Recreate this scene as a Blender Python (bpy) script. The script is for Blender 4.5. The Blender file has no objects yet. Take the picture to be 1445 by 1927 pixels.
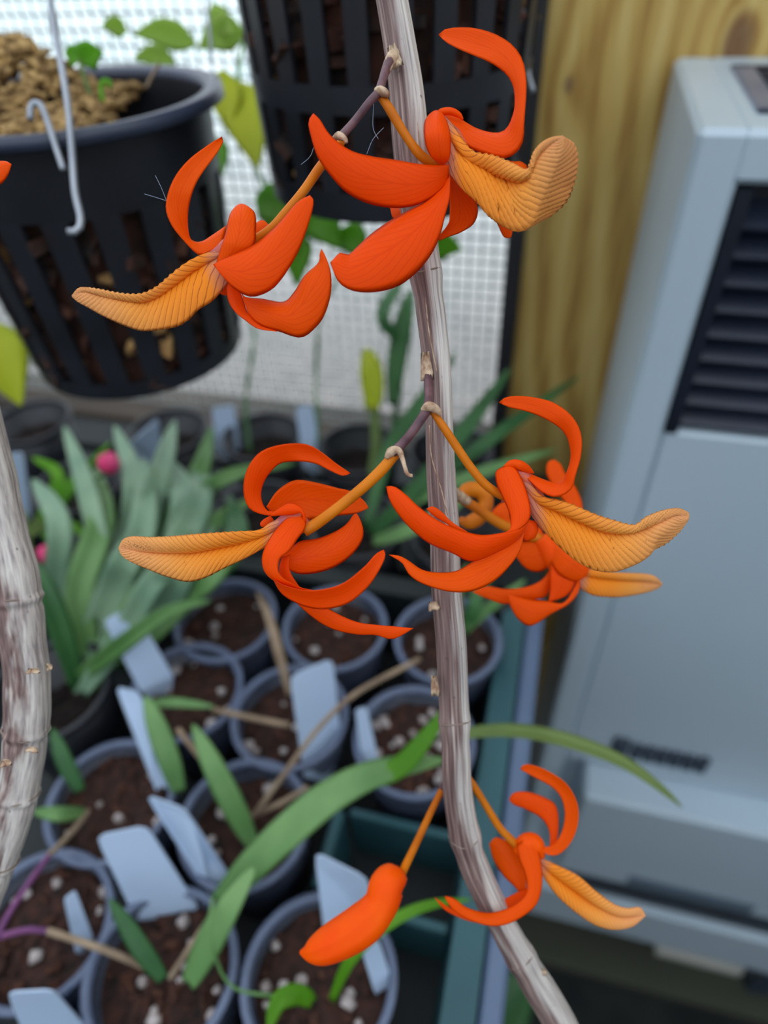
import bpy, math, random
import numpy as np
from mathutils import Vector, Matrix

random.seed(7)
scene = bpy.context.scene
COL = scene.collection

# ------------------------------------------------------------------ camera
FPX, CX, CY = 1250.0, 722.5, 963.5          # focal length and centre for a 1445 x 1927 frame
def _n(v):
    v = np.array(v, float); return v / np.linalg.norm(v)
_down = _n((78, -1337, -FPX))               # vanishing point of the verticals
_left = np.array((-6522, 1083, -FPX), float)  # vanishing point of the wall's horizontals
_up = -_down
_X = -_left; _X = _n(_X - _up * (_X @ _up))
_Y = np.cross(_up, _X)
RW = np.stack([_X, _Y, _up])                # camera -> world
CAM = np.array((0.0, 0.0, 1.30))

cam_data = bpy.data.cameras.new('camera')
cam_data.sensor_fit = 'VERTICAL'
cam_data.sensor_height = 36.0
cam_data.lens = 36.0 * FPX / 1927.0
cam_data.clip_start = 0.01
cam_data.clip_end = 200
cam_data.dof.use_dof = True
cam_data.dof.focus_distance = 0.142
cam_data.dof.aperture_fstop = cam_data.lens / 3.0
cam = bpy.data.objects.new('camera', cam_data)
COL.objects.link(cam)
M4 = Matrix([list(RW[0]) + [CAM[0]], list(RW[1]) + [CAM[1]], list(RW[2]) + [CAM[2]], [0, 0, 0, 1]])
cam.matrix_world = M4
scene.camera = cam

# ------------------------------------------------------------------ world and exposure
world = bpy.data.worlds.new('sky'); scene.world = world
world.use_nodes = True
bg = world.node_tree.nodes['Background']
bg.inputs[0].default_value = (0.90, 0.97, 1.06, 1)
bg.inputs[1].default_value = 2.1
scene.view_settings.view_transform = 'Standard'
scene.view_settings.look = 'None'
scene.view_settings.exposure = 0.0
scene.view_settings.gamma = 1.0
scene.view_settings.use_curve_mapping = False

# ------------------------------------------------------------------ helpers: points
def ray(px, py):
    return RW @ np.array(((px - CX) / FPX, -(py - CY) / FPX, -1.0))
def atd(px, py, d): return CAM + ray(px, py) * d
def onz(px, py, z):
    r = ray(px, py); return CAM + r * ((z - CAM[2]) / r[2])
def ony(px, py, y):
    r = ray(px, py); return CAM + r * ((y - CAM[1]) / r[1])
def depth_of(P): return -(RW.T @ (np.array(P) - CAM))[2]

def spline(pts, n):
    """Catmull-Rom through pts (any dimension), resampled to n points at even arc length."""
    p = np.array(pts, float)
    if len(p) == 2:
        t = np.linspace(0, 1, n)[:, None]; return p[0] * (1 - t) + p[1] * t
    ext = np.vstack([2 * p[0] - p[1], p, 2 * p[-1] - p[-2]])
    out = []
    for i in range(1, len(ext) - 2):
        p0, p1, p2, p3 = ext[i - 1], ext[i], ext[i + 1], ext[i + 2]
        for t in np.linspace(0, 1, 12, endpoint=False):
            out.append(0.5 * (2 * p1 + (p2 - p0) * t + (2 * p0 - 5 * p1 + 4 * p2 - p3) * t * t + (3 * p1 - p0 - 3 * p2 + p3) * t ** 3))
    out.append(p[-1]); out = np.array(out)
    k = min(3, out.shape[1])
    s = np.concatenate([[0], np.cumsum(np.linalg.norm(np.diff(out[:, :k], axis=0), axis=1))])
    q = np.linspace(0, s[-1], n)
    return np.stack([np.interp(q, s, out[:, j]) for j in range(out.shape[1])], 1)
def prof(vals, n):
    v = np.atleast_1d(np.array(vals, float))
    if len(v) == 1: return np.full(n, v[0])
    return np.interp(np.linspace(0, 1, n), np.linspace(0, 1, len(v)), v)

# ------------------------------------------------------------------ helpers: objects
def link_mesh(name, verts, faces, mat, parent=None, origin=None, uvs=None, smooth=True):
    me = bpy.data.meshes.new(name)
    o = np.zeros(3) if origin is None else np.array(origin, float)
    me.from_pydata([tuple(np.array(v) - o) for v in verts], [], [tuple(f) for f in faces])
    if uvs is not None:
        lay = me.uv_layers.new(name='UVMap')
        li = np.empty(len(me.loops), int); me.loops.foreach_get('vertex_index', li)
        arr = np.array(uvs, float)[li].astype(np.float32).ravel()
        lay.data.foreach_set('uv', arr)
    if smooth:
        me.polygons.foreach_set('use_smooth', [True] * len(me.polygons))
    me.materials.append(mat)
    me.update()
    ob = bpy.data.objects.new(name, me); COL.objects.link(ob)
    if parent is not None:
        ob.parent = parent
        ob.location = o - world_loc(parent)
    else:
        ob.location = o
    return ob
def world_loc(o):
    p = np.zeros(3)
    while o is not None:
        p += np.array(o.location); o = o.parent
    return p
def empty(name, loc, label, cat, group=None, parent=None):
    e = bpy.data.objects.new(name, None); COL.objects.link(e)
    e.empty_display_size = 0.01
    e.location = loc
    return tag(e, label, cat, group)
def tag(o, label=None, cat=None, group=None, kind=None):
    if label: o['label'] = label
    if cat: o['category'] = cat
    if group: o['group'] = group
    if kind: o['kind'] = kind
    return o

class MB:
    """collects simple shapes into one mesh"""
    def __init__(s): s.v = []; s.f = []
    def add(s, v, f):
        b = len(s.v); s.v += [tuple(x) for x in v]; s.f += [tuple(i + b for i in q) for q in f]; return s
    def box(s, x0, x1, y0, y1, z0, z1, bev=0.0):
        if bev <= 0:
            v = [(x, y, z) for x in (x0, x1) for y in (y0, y1) for z in (z0, z1)]
            f = [(0, 1, 3, 2), (4, 6, 7, 5), (0, 4, 5, 1), (2, 3, 7, 6), (0, 2, 6, 4), (1, 5, 7, 3)]
            return s.add(v, f)
        c = [((x0 + bev if i == 0 else x1 - bev), (y0 + bev if j == 0 else y1 - bev), (z0 + bev if k == 0 else z1 - bev), i, j, k) for i in (0, 1) for j in (0, 1) for k in (0, 1)]
        v = []
        for (x, y, z, i, j, k) in c:
            v += [(x0 if i == 0 else x1, y, z), (x, y0 if j == 0 else y1, z), (x, y, z0 if k == 0 else z1)]
        def a(i, j, k, ax): return (i * 4 + j * 2 + k) * 3 + ax
        f = []
        for i in (0, 1): f.append([a(i, 0, 0, 0), a(i, 1, 0, 0), a(i, 1, 1, 0), a(i, 0, 1, 0)][::(1 if i else -1)])
        for j in (0, 1): f.append([a(0, j, 0, 1), a(1, j, 0, 1), a(1, j, 1, 1), a(0, j, 1, 1)][::(-1 if j else 1)])
        for k in (0, 1): f.append([a(0, 0, k, 2), a(1, 0, k, 2), a(1, 1, k, 2), a(0, 1, k, 2)][::(1 if k else -1)])
        for i in (0, 1):
            for j in (0, 1): f.append((a(i, j, 0, 0), a(i, j, 1, 0), a(i, j, 1, 1), a(i, j, 0, 1)))
            for k in (0, 1): f.append((a(i, 0, k, 0), a(i, 1, k, 0), a(i, 1, k, 2), a(i, 0, k, 2)))
        for j in (0, 1):
            for k in (0, 1): f.append((a(0, j, k, 1), a(1, j, k, 1), a(1, j, k, 2), a(0, j, k, 2)))
        for i in (0, 1):
            for j in (0, 1):
                for k in (0, 1): f.append((a(i, j, k, 0), a(i, j, k, 1), a(i, j, k, 2)))
        return s.add(v, f)
    def lathe(s, prof_, n=32, c=(0, 0, 0), closed=False):
        v = []; f = []
        m = len(prof_)
        for i in range(n):
            a = 2 * math.pi * i / n
            for (r, z) in prof_: v.append((c[0] + r * math.cos(a), c[1] + r * math.sin(a), c[2] + z))
        for i in range(n):
            j = (i + 1) % n
            for k in range(m if closed else m - 1):
                l = (k + 1) % m
                f.append((i * m + k, j * m + k, j * m + l, i * m + l))
        return s.add(v, f)
    def ball(s, c, r, seg=8, rings=5, sq=(1, 1, 1), jit=0.0):
        v = [(c[0], c[1], c[2] - r * sq[2])]; f = []
        for i in range(1, rings):
            t = math.pi * i / rings
            for k in range(seg):
                a = 2 * math.pi * k / seg; q = r * (1 + random.uniform(-jit, jit))
                v.append((c[0] + q * sq[0] * math.sin(t) * math.cos(a), c[1] + q * sq[1] * math.sin(t) * math.sin(a), c[2] - q * sq[2] * math.cos(t)))
        v.append((c[0], c[1], c[2] + r * sq[2])); last = len(v) - 1
        for k in range(seg): f.append((0, 1 + (k + 1) % seg, 1 + k))
        for i in range(rings - 2):
            for k in range(seg):
                a = 1 + i * seg + k; b = 1 + i * seg + (k + 1) % seg
                f.append((a, b, b + seg, a + seg))
        o = 1 + (rings - 2) * seg
        for k in range(seg): f.append((o + k, o + (k + 1) % seg, last))
        return s.add(v, f)
    def tube(s, pts, rad, seg=8, n=None):
        v, f, _ = tube_geo(pts, rad, seg, n); return s.add(v, f)
    def chip(s, c, size):
        """an irregular bark chip: a randomly turned, skewed box"""
        R = Matrix.Rotation(random.uniform(0, 6.28), 3, 'Z') @ Matrix.Rotation(random.uniform(0, 6.28), 3, 'X')
        v = []
        for x in (-1, 1):
            for y in (-1, 1):
                for z in (-1, 1):
                    p = R @ Vector((x * size[0] * random.uniform(.6, 1.1), y * size[1] * random.uniform(.6, 1.1), z * size[2] * random.uniform(.6, 1.1)))
                    v.append((c[0] + p.x, c[1] + p.y, c[2] + p.z))
        return s.add(v, [(0, 1, 3, 2), (4, 6, 7, 5), (0, 4, 5, 1), (2, 3, 7, 6), (0, 2, 6, 4), (1, 5, 7, 3)])
    def build(s, name, mat, parent=None, origin=None, smooth=False):
        return link_mesh(name, s.v, s.f, mat, parent, origin, smooth=smooth)

def tube_geo(pts, rad, seg=10, n=None, shape=None):
    p = np.array(pts, float)
    if n is None: n = max(6, len(p) * 5)
    c = spline(p, n); r = prof(rad, n)
    T = np.gradient(c, axis=0); T /= np.linalg.norm(T, axis=1)[:, None] + 1e-12
    ref = RW @ np.array((0.0, 0.0, -1.0))
    if abs(T[0] @ ref) > .95: ref = np.array((0.0, 0.0, 1.0))
    N = np.cross(T[0], ref); N /= np.linalg.norm(N)
    v = []; f = []; uv = []
    for i in range(n):
        N = N - T[i] * (N @ T[i]); N /= np.linalg.norm(N)
        B = np.cross(T[i], N)
        for k in range(seg):
            a = 2 * math.pi * k / seg
            q = r[i] * (shape(i / (n - 1), a) if shape else 1.0)
            v.append(c[i] + q * (N * math.cos(a) + B * math.sin(a))); uv.append((i / (n - 1), k / seg))
    for i in range(n - 1):
        for k in range(seg):
            j = (k + 1) % seg
            f.append((i * seg + k, i * seg + j, (i + 1) * seg + j, (i + 1) * seg + k))
    f.append(tuple(range(seg))[::-1]); f.append(tuple((n - 1) * seg + k for k in range(seg)))
    return v, f, uv
def tube(name, pts, rad, mat, parent=None, seg=10, n=None, origin=None, shape=None):
    v, f, uv = tube_geo(pts, rad, seg, n, shape)
    return link_mesh(name, v, f, mat, parent, origin if origin is not None else (world_loc(parent) if parent else np.array(pts[0])), uv)

def sheet(rows, thick, name, mat, parent=None, origin=None, uvv=None):
    """rows: (nu, nv, 3) grid -> a closed lens-thick skin with UVs"""
    G = np.array(rows); nu, nv = G.shape[:2]
    du = np.gradient(G, axis=0); dv = np.gradient(G, axis=1)
    N = np.cross(du, dv); L = np.linalg.norm(N, axis=2, keepdims=True)
    N = np.where(L > 1e-14, N / (L + 1e-20), 0)
    vv = np.linspace(-1, 1, nv)
    th = thick * np.sqrt(np.clip(1 - vv ** 2, 0, 1))[None, :, None]
    ends = np.ones(nu); ends[0] = 0; ends[-1] = 0; ends[1] *= .7; ends[-2] *= .7
    th = th * ends[:, None, None]
    front = (G + N * th).reshape(-1, 3); back = (G - N * th).reshape(-1, 3)
    idx_b = {}; verts = [tuple(x) for x in front]; uvs = []
    uvq = uvv if uvv is not None else np.linspace(0, 1, nv)
    for i in range(nu):
        for j in range(nv): uvs.append((i / (nu - 1), uvq[j]))
    def fi(i, j): return i * nv + j
    for i in range(nu):
        for j in range(nv):
            if i in (0, nu - 1) or j in (0, nv - 1): idx_b[(i, j)] = fi(i, j)
            else:
                idx_b[(i, j)] = len(verts); verts.append(tuple(back[fi(i, j)])); uvs.append((i / (nu - 1), uvq[j]))
    faces = []
    for i in range(nu - 1):
        for j in range(nv - 1):
            faces.append((fi(i, j), fi(i + 1, j), fi(i + 1, j + 1), fi(i, j + 1)))
            faces.append((idx_b[(i, j)], idx_b[(i, j + 1)], idx_b[(i + 1, j + 1)], idx_b[(i + 1, j)]))
    return link_mesh(name, verts, faces, mat, parent, origin, uvs)

# ------------------------------------------------------------------ materials
def lin(c):
    return tuple(((x / 255) / 12.92 if x / 255 <= .04045 else ((x / 255 + .055) / 1.055) ** 2.4) for x in c)
def newmat(name):
    m = bpy.data.materials.new(name); m.use_nodes = True
    return m, m.node_tree.nodes, m.node_tree.links, m.node_tree.nodes['Principled BSDF']
def mat(name, c1, c2=None, scale=20.0, rough=0.5, bump=0.0, stretch=None, spec=0.5, metallic=0.0, transl=0.0, transp=0.0, detail=4.0, lo=.35, hi=.65):
    m, N, L, p = newmat(name)
    p.inputs['Roughness'].default_value = rough; p.inputs['Metallic'].default_value = metallic
    p.inputs['Specular IOR Level'].default_value = spec
    tc = N.new('ShaderNodeTexCoord'); mp = N.new('ShaderNodeMapping')
    L.new(tc.outputs['Object'], mp.inputs['Vector'])
    if stretch: mp.inputs['Scale'].default_value = stretch
    nz = N.new('ShaderNodeTexNoise'); nz.inputs['Scale'].default_value = scale; nz.inputs['Detail'].default_value = detail
    L.new(mp.outputs[0], nz.inputs['Vector'])
    rp = N.new('ShaderNodeValToRGB')
    rp.color_ramp.elements[0].position = lo; rp.color_ramp.elements[1].position = hi
    rp.color_ramp.elements[0].color = (*lin(c1), 1); rp.color_ramp.elements[1].color = (*lin(c2 or c1), 1)
    L.new(nz.outputs['Fac'], rp.inputs['Fac']); L.new(rp.outputs['Color'], p.inputs['Base Color'])
    if bump:
        b = N.new('ShaderNodeBump'); b.inputs['Strength'].default_value = bump; b.inputs['Distance'].default_value = 0.002
        L.new(nz.outputs['Fac'], b.inputs['Height']); L.new(b.outputs[0], p.inputs['Normal'])
    out = N['Material Output']; last = p.outputs[0]
    if transl:
        t = N.new('ShaderNodeBsdfTranslucent'); L.new(rp.outputs['Color'], t.inputs['Color'])
        mx = N.new('ShaderNodeMixShader'); mx.inputs[0].default_value = transl
        L.new(last, mx.inputs[1]); L.new(t.outputs[0], mx.inputs[2]); last = mx.outputs[0]
    if transp:
        t = N.new('ShaderNodeBsdfTransparent'); mx = N.new('ShaderNodeMixShader'); mx.inputs[0].default_value = transp
        L.new(last, mx.inputs[1]); L.new(t.outputs[0], mx.inputs[2]); last = mx.outputs[0]
    L.new(last, out.inputs['Surface'])
    return m
def math_node(N, L, op, a, b=None, c=None):
    n = N.new('ShaderNodeMath'); n.operation = op
    for i, x in enumerate((a, b, c)):
        if x is None: continue
        if isinstance(x, (int, float)): n.inputs[i].default_value = x
        else: L.new(x, n.inputs[i])
    return n.outputs[0]
def ramp(N, L, fac, stops):
    r = N.new('ShaderNodeValToRGB'); e = r.color_ramp.elements
    e[0].position, e[0].color = stops[0][0], (*stops[0][1], 1)
    e[1].position, e[1].color = stops[-1][0], (*stops[-1][1], 1)
    for s in stops[1:-1]:
        q = e.new(s[0]); q.color = (*s[1], 1)
    L.new(fac, r.inputs['Fac']); return r.outputs['Color']
def mixc(N, L, fac, a, b, mode='MIX'):
    m = N.new('ShaderNodeMix'); m.data_type = 'RGBA'; m.blend_type = mode
    if isinstance(fac, (int, float)): m.inputs[0].default_value = fac
    else: L.new(fac, m.inputs[0])
    for i, x in ((6, a), (7, b)):
        if isinstance(x, tuple): m.inputs[i].default_value = (*x, 1)
        else: L.new(x, m.inputs[i])
    return m.outputs[2]

def petal_material():
    m, N, L, p = newmat('orange_petal')
    uv = N.new('ShaderNodeUVMap'); sp = N.new('ShaderNodeSeparateXYZ'); L.new(uv.outputs[0], sp.inputs[0])
    u, v = sp.outputs[0], sp.outputs[1]
    oi = N.new('ShaderNodeObjectInfo')
    tc = N.new('ShaderNodeTexCoord')
    nz = N.new('ShaderNodeTexNoise'); nz.inputs['Scale'].default_value = 260; nz.inputs['Detail'].default_value = 3
    L.new(tc.outputs['Object'], nz.inputs['Vector'])
    col = mixc(N, L, math_node(N, L, 'MULTIPLY', oi.outputs['Random'], .55), (1.0, 0.098, 0.001), (1.0, 0.175, 0.001))
    a = math_node(N, L, 'ABSOLUTE', math_node(N, L, 'SUBTRACT', v, .5))
    # branching veins: lines that leave the midrib at a slant
    ph = math_node(N, L, 'SUBTRACT', math_node(N, L, 'MULTIPLY', u, 9.0), math_node(N, L, 'MULTIPLY', a, 9.0))
    ph = math_node(N, L, 'ADD', ph, math_node(N, L, 'MULTIPLY', nz.outputs['Fac'], .5))
    s = math_node(N, L, 'SINE', math_node(N, L, 'MULTIPLY', ph, 6.283))
    vein = math_node(N, L, 'MULTIPLY', math_node(N, L, 'POWER', math_node(N, L, 'MAXIMUM', s, 0.0), 8.0), .38)
    mid = math_node(N, L, 'MULTIPLY', math_node(N, L, 'SUBTRACT', 1.0, math_node(N, L, 'SMOOTH_MIN', math_node(N, L, 'MULTIPLY', a, 30.0), 1.0, .1)), .35)
    fac = math_node(N, L, 'MAXIMUM', vein, mid); fac = math_node(N, L, 'MAXIMUM', fac, 0.0)
    col = mixc(N, L, fac, col, (0.80, 0.036, 0.001))
    L.new(col, p.inputs['Base Color'])
    p.inputs['Roughness'].default_value = .42; p.inputs['Specular IOR Level'].default_value = .13
    b = N.new('ShaderNodeBump'); b.inputs['Strength'].default_value = .12; b.inputs['Distance'].default_value = .0004
    L.new(nz.outputs['Fac'], b.inputs['Height']); L.new(b.outputs[0], p.inputs['Normal'])
    t = N.new('ShaderNodeBsdfTranslucent'); L.new(col, t.inputs['Color'])
    mx = N.new('ShaderNodeMixShader'); mx.inputs[0].default_value = .42
    L.new(p.outputs[0], mx.inputs[1]); L.new(t.outputs[0], mx.inputs[2]); L.new(mx.outputs[0], N['Material Output'].inputs['Surface'])
    return m

NV, KV, PV = 27.0, 3.6, 1.55      # veins along a lip and their slant
def lip_material():
    m, N, L, p = newmat('veined_lip')
    uv = N.new('ShaderNodeUVMap'); sp = N.new('ShaderNodeSeparateXYZ'); L.new(uv.outputs[0], sp.inputs[0])
    u, v = sp.outputs[0], sp.outputs[1]
    a = math_node(N, L, 'MULTIPLY', math_node(N, L, 'ABSOLUTE', math_node(N, L, 'SUBTRACT', v, .5)), 2.0)
    tc = N.new('ShaderNodeTexCoord')
    nz = N.new('ShaderNodeTexNoise'); nz.inputs['Scale'].default_value = 220; nz.inputs['Detail'].default_value = 2
    L.new(tc.outputs['Object'], nz.inputs['Vector'])
    ph = math_node(N, L, 'SUBTRACT', math_node(N, L, 'MULTIPLY', math_node(N, L, 'POWER', u, PV), NV), math_node(N, L, 'MULTIPLY', a, KV))
    ph = math_node(N, L, 'ADD', ph, math_node(N, L, 'MULTIPLY', math_node(N, L, 'SUBTRACT', nz.outputs['Fac'], .5), .7))
    s = math_node(N, L, 'SINE', math_node(N, L, 'MULTIPLY', ph, 6.283))
    vein = math_node(N, L, 'POWER', math_node(N, L, 'MAXIMUM', s, 0.0), 7.0)
    vein = math_node(N, L, 'MULTIPLY', vein, .72)
    mid = math_node(N, L, 'MULTIPLY', math_node(N, L, 'MAXIMUM', math_node(N, L, 'SUBTRACT', 1.0, math_node(N, L, 'MULTIPLY', a, 16.0)), 0.0), .75)
    fac = math_node(N, L, 'MAXIMUM', vein, mid)
    base = ramp(N, L, u, [(0.0, (.50, .13, .12)), (.07, (.72, .28, .16)), (.16, (1.0, .30, .012)), (.42, (1.0, .31, .012)), (.62, (.98, .38, .05)), (.8, (.95, .42, .13)), (1.0, (.92, .42, .19))])
    edge = math_node(N, L, 'MINIMUM', math_node(N, L, 'MULTIPLY', math_node(N, L, 'MULTIPLY', a, u), .7), .5)
    base = mixc(N, L, edge, base, (.95, .47, .15))
    vcol = ramp(N, L, u, [(0.0, (.16, .04, .10)), (.2, (.34, .045, .01)), (1.0, (.50, .12, .035))])
    col = mixc(N, L, fac, base, vcol)
    L.new(col, p.inputs['Base Color'])
    p.inputs['Roughness'].default_value = .5; p.inputs['Specular IOR Level'].default_value = .12
    t = N.new('ShaderNodeBsdfTranslucent'); L.new(col, t.inputs['Color'])
    mx = N.new('ShaderNodeMixShader'); mx.inputs[0].default_value = .25
    L.new(p.outputs[0], mx.inputs[1]); L.new(t.outputs[0], mx.inputs[2]); L.new(mx.outputs[0], N['Material Output'].inputs['Surface'])
    return m

def cane_material(name, brown, streak):
    m, N, L, p = newmat(name)
    uv = N.new('ShaderNodeUVMap'); sp = N.new('ShaderNodeSeparateXYZ'); L.new(uv.outputs[0], sp.inputs[0])
    u, v = sp.outputs[0], sp.outputs[1]
    tc = N.new('ShaderNodeTexCoord')
    ang = math_node(N, L, 'MULTIPLY', v, 6.28318)
    def around(r, k):
        c = N.new('ShaderNodeCombineXYZ')
        L.new(math_node(N, L, 'MULTIPLY', math_node(N, L, 'COSINE', ang), r), c.inputs[0]); L.new(math_node(N, L, 'MULTIPLY', math_node(N, L, 'SINE', ang), r), c.inputs[1])
        L.new(math_node(N, L, 'MULTIPLY', u, k), c.inputs[2]); return c.outputs[0]
    st = N.new('ShaderNodeTexNoise'); st.inputs['Scale'].default_value = 1.0; st.inputs['Detail'].default_value = 4
    L.new(around(6.0, 20.0), st.inputs['Vector'])
    big = N.new('ShaderNodeTexNoise'); big.inputs['Scale'].default_value = 1.0; big.inputs['Detail'].default_value = 3
    L.new(around(.9, 9.0), big.inputs['Vector'])
    spot = N.new('ShaderNodeTexNoise'); spot.inputs['Scale'].default_value = 700; L.new(tc.outputs['Object'], spot.inputs['Vector'])
    pale = ramp(N, L, st.outputs['Fac'], [(.3, lin((150, 142, 140))), (.48, lin((196, 189, 184))), (.7, lin((222, 218, 210)))])
    dark = ramp(N, L, st.outputs['Fac'], [(.3, lin((84, 62, 60))), (.52, lin((128, 104, 100))), (.75, lin((176, 156, 146)))])
    # brown on one flank (angle v), patchy along the length
    flank = math_node(N, L, 'MULTIPLY', math_node(N, L, 'SINE', math_node(N, L, 'ADD', math_node(N, L, 'MULTIPLY', v, 6.283), streak)), .30)
    f = math_node(N, L, 'ADD', big.outputs['Fac'], flank)
    f = math_node(N, L, 'SMOOTH_MAX', math_node(N, L, 'MULTIPLY', math_node(N, L, 'SUBTRACT', f, .60 - brown), 7.0), 0.0, .1)
    f = math_node(N, L, 'MINIMUM', f, 1.0)
    col = mixc(N, L, f, pale, dark)
    sp_f = math_node(N, L, 'MULTIPLY', math_node(N, L, 'MAXIMUM', math_node(N, L, 'SUBTRACT', spot.outputs['Fac'], .70), 0.0), 6.0)
    col = mixc(N, L, math_node(N, L, 'MINIMUM', sp_f, .8), col, lin((58, 44, 40)))
    L.new(col, p.inputs['Base Color']); p.inputs['Roughness'].default_value = .62
    b = N.new('ShaderNodeBump'); b.inputs['Strength'].default_value = .5; b.inputs['Distance'].default_value = .0005
    L.new(st.outputs['Fac'], b.inputs['Height']); L.new(b.outputs[0], p.inputs['Normal'])
    return m

def wood_material():
    m, N, L, p = newmat('pine_board')
    tc = N.new('ShaderNodeTexCoord')
    sp = N.new('ShaderNodeSeparateXYZ'); L.new(tc.outputs['Object'], sp.inputs[0])
    # growth rings bend round two knots
    def knot(kx, kz, r):
        dx = math_node(N, L, 'SUBTRACT', sp.outputs[0], kx); dz = math_node(N, L, 'MULTIPLY', math_node(N, L, 'SUBTRACT', sp.outputs[2], kz), .55)
        d = math_node(N, L, 'SQRT', math_node(N, L, 'ADD', math_node(N, L, 'POWER', dx, 2.0), math_node(N, L, 'POWER', dz, 2.0)))
        return d, dx
    k1, k1x = knot(*KNOT1[:2], 0); k2, k2x = knot(*KNOT2[:2], 0)
    nz = N.new('ShaderNodeTexNoise'); nz.inputs['Scale'].default_value = 3.0; nz.inputs['Detail'].default_value = 3
    mp = N.new('ShaderNodeMapping'); mp.inputs['Scale'].default_value = (3.5, 3.5, .7); L.new(tc.outputs['Object'], mp.inputs['Vector']); L.new(mp.outputs[0], nz.inputs['Vector'])
    x = math_node(N, L, 'ADD', math_node(N, L, 'MULTIPLY', sp.outputs[0], 8.0), math_node(N, L, 'MULTIPLY', nz.outputs['Fac'], 1.1))
    def push(d, r): return math_node(N, L, 'DIVIDE', r, math_node(N, L, 'ADD', d, .02))
    x = math_node(N, L, 'ADD', x, push(k1, .03)); x = math_node(N, L, 'ADD', x, push(k2, .008))
    s = math_node(N, L, 'SINE', math_node(N, L, 'MULTIPLY', x, 22.0))
    fine = N.new('ShaderNodeTexNoise'); fine.inputs['Scale'].default_value = 60; mp3 = N.new('ShaderNodeMapping'); mp3.inputs['Scale'].default_value = (4, 4, .25)
    L.new(tc.outputs['Object'], mp3.inputs['Vector']); L.new(mp3.outputs[0], fine.inputs['Vector'])
    f = math_node(N, L, 'ADD', math_node(N, L, 'MULTIPLY', s, .22), math_node(N, L, 'MULTIPLY', fine.outputs['Fac'], .9))
    col = ramp(N, L, f, [(.1, lin((158, 116, 50))), (.45, lin((196, 162, 86))), (.85, lin((216, 190, 118)))])
    def kmask(d, r): return math_node(N, L, 'MINIMUM', math_node(N, L, 'MAXIMUM', math_node(N, L, 'MULTIPLY', math_node(N, L, 'SUBTRACT', r, d), 1.6 / r), 0.0), .85)
    col = mixc(N, L, kmask(k1, KNOT1[2]), col, lin((112, 76, 52)))
    col = mixc(N, L, kmask(k2, KNOT2[2]), col, lin((130, 100, 70)))
    L.new(col, p.inputs['Base Color']); p.inputs['Roughness'].default_value = .55
    return m

def soil_material():
    m = mat('potting_mix', (15, 8, 6), (72, 41, 30), scale=200, rough=.9, bump=.6, lo=.3, hi=.75)
    return m

MAT = {}
def M_(k): return MAT[k]
MAT['petal'] = petal_material()
MAT['lip'] = lip_material()
MAT['cane'] = cane_material('papery_cane', .06, 5.25)
MAT['cane2'] = cane_material('pale_cane', -.02, 5.6)
MAT['pedicel'] = mat('pedicel', (222, 128, 14), (196, 100, 8), 90, .45, transl=.12, spec=.25)
MAT['peduncle'] = mat('peduncle', (112, 78, 84), (76, 48, 58), 300, .5)
MAT['bract'] = mat('bract', (214, 190, 160), (150, 112, 86), 500, .7)
MAT['nodering'] = mat('node_scar', (150, 138, 126), (120, 100, 88), 400, .8)
MAT['column'] = mat('column', (150, 74, 96), (222, 104, 40), 160, .45)
MAT['bud'] = mat('bud', (253, 94, 2), (248, 78, 2), 90, .42, transl=.1, spec=.12)
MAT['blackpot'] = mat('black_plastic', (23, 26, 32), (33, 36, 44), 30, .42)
MAT['sheenrim'] = mat('sky_sheen_rim', (52, 60, 78), (66, 74, 94), 30, .38)  # black plastic with the sky's reflection painted in as blue-grey
MAT['bark'] = mat('bark', (18, 11, 9), (92, 54, 38), 55, .9, bump=.5, lo=.35, hi=.75)
MAT['goldbark'] = mat('dry_root', (150, 108, 62), (198, 158, 100), 80, .85)
MAT['moss'] = mat('sphagnum', (112, 84, 48), (202, 168, 110), 190, .95, bump=1.0)
MAT['wire'] = mat('galvanised_wire', (150, 158, 168), (176, 182, 190), 60, .4, metallic=.55)
MAT['leaf'] = mat('strap_leaf', (90, 138, 74), (128, 172, 106), 22, .45, transl=.22, stretch=(1, 1, .4))
MAT['leafblue'] = mat('bluish_strap_leaf', (116, 156, 126), (154, 186, 152), 18, .5, transl=.2)
MAT['leafdark'] = mat('dark_leaf', (48, 100, 52), (74, 128, 70), 22, .45, transl=.25)
MAT['leafbright'] = mat('bright_leaf', (106, 176, 34), (136, 200, 50), 18, .45, transl=.6)
MAT['leafolive'] = mat('olive_leaf', (104, 130, 62), (128, 152, 84), 18, .5, transl=.3)
MAT['leafpale'] = mat('pale_backlit_leaf', (176, 206, 104), (196, 220, 130), 12, .5, transl=.6)
MAT['leafyellow'] = mat('yellow_leaf', (186, 200, 22), (206, 214, 40), 10, .5, transl=.5)
MAT['tan'] = mat('dry_stem', (128, 108, 88), (160, 140, 116), 60, .8)
MAT['purple'] = mat('purple_stem', (96, 52, 104), (126, 70, 120), 60, .6)
MAT['pink'] = mat('pink_bud', (236, 24, 110), (250, 90, 150), 40, .5, transl=.2)
MAT['tag'] = mat('white_plastic_label', (180, 203, 231), (188, 209, 235), 10, .45)
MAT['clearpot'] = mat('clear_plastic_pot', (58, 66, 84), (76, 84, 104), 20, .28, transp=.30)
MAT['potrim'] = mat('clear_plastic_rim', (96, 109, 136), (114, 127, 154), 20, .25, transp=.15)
MAT['soil'] = soil_material()
MAT['darksoil'] = mat('shaded_potting_mix', (12, 8, 7), (40, 26, 20), 200, .9, bump=.6)  # darker copy of the mix, shade of the back rows painted in
MAT['perlite'] = mat('perlite', (150, 138, 134), (206, 198, 196), 200, .9)
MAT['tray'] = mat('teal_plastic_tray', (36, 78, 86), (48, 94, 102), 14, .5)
MAT['traydark'] = mat('dark_tray', (14, 24, 27), (20, 32, 34), 14, .6)
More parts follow.
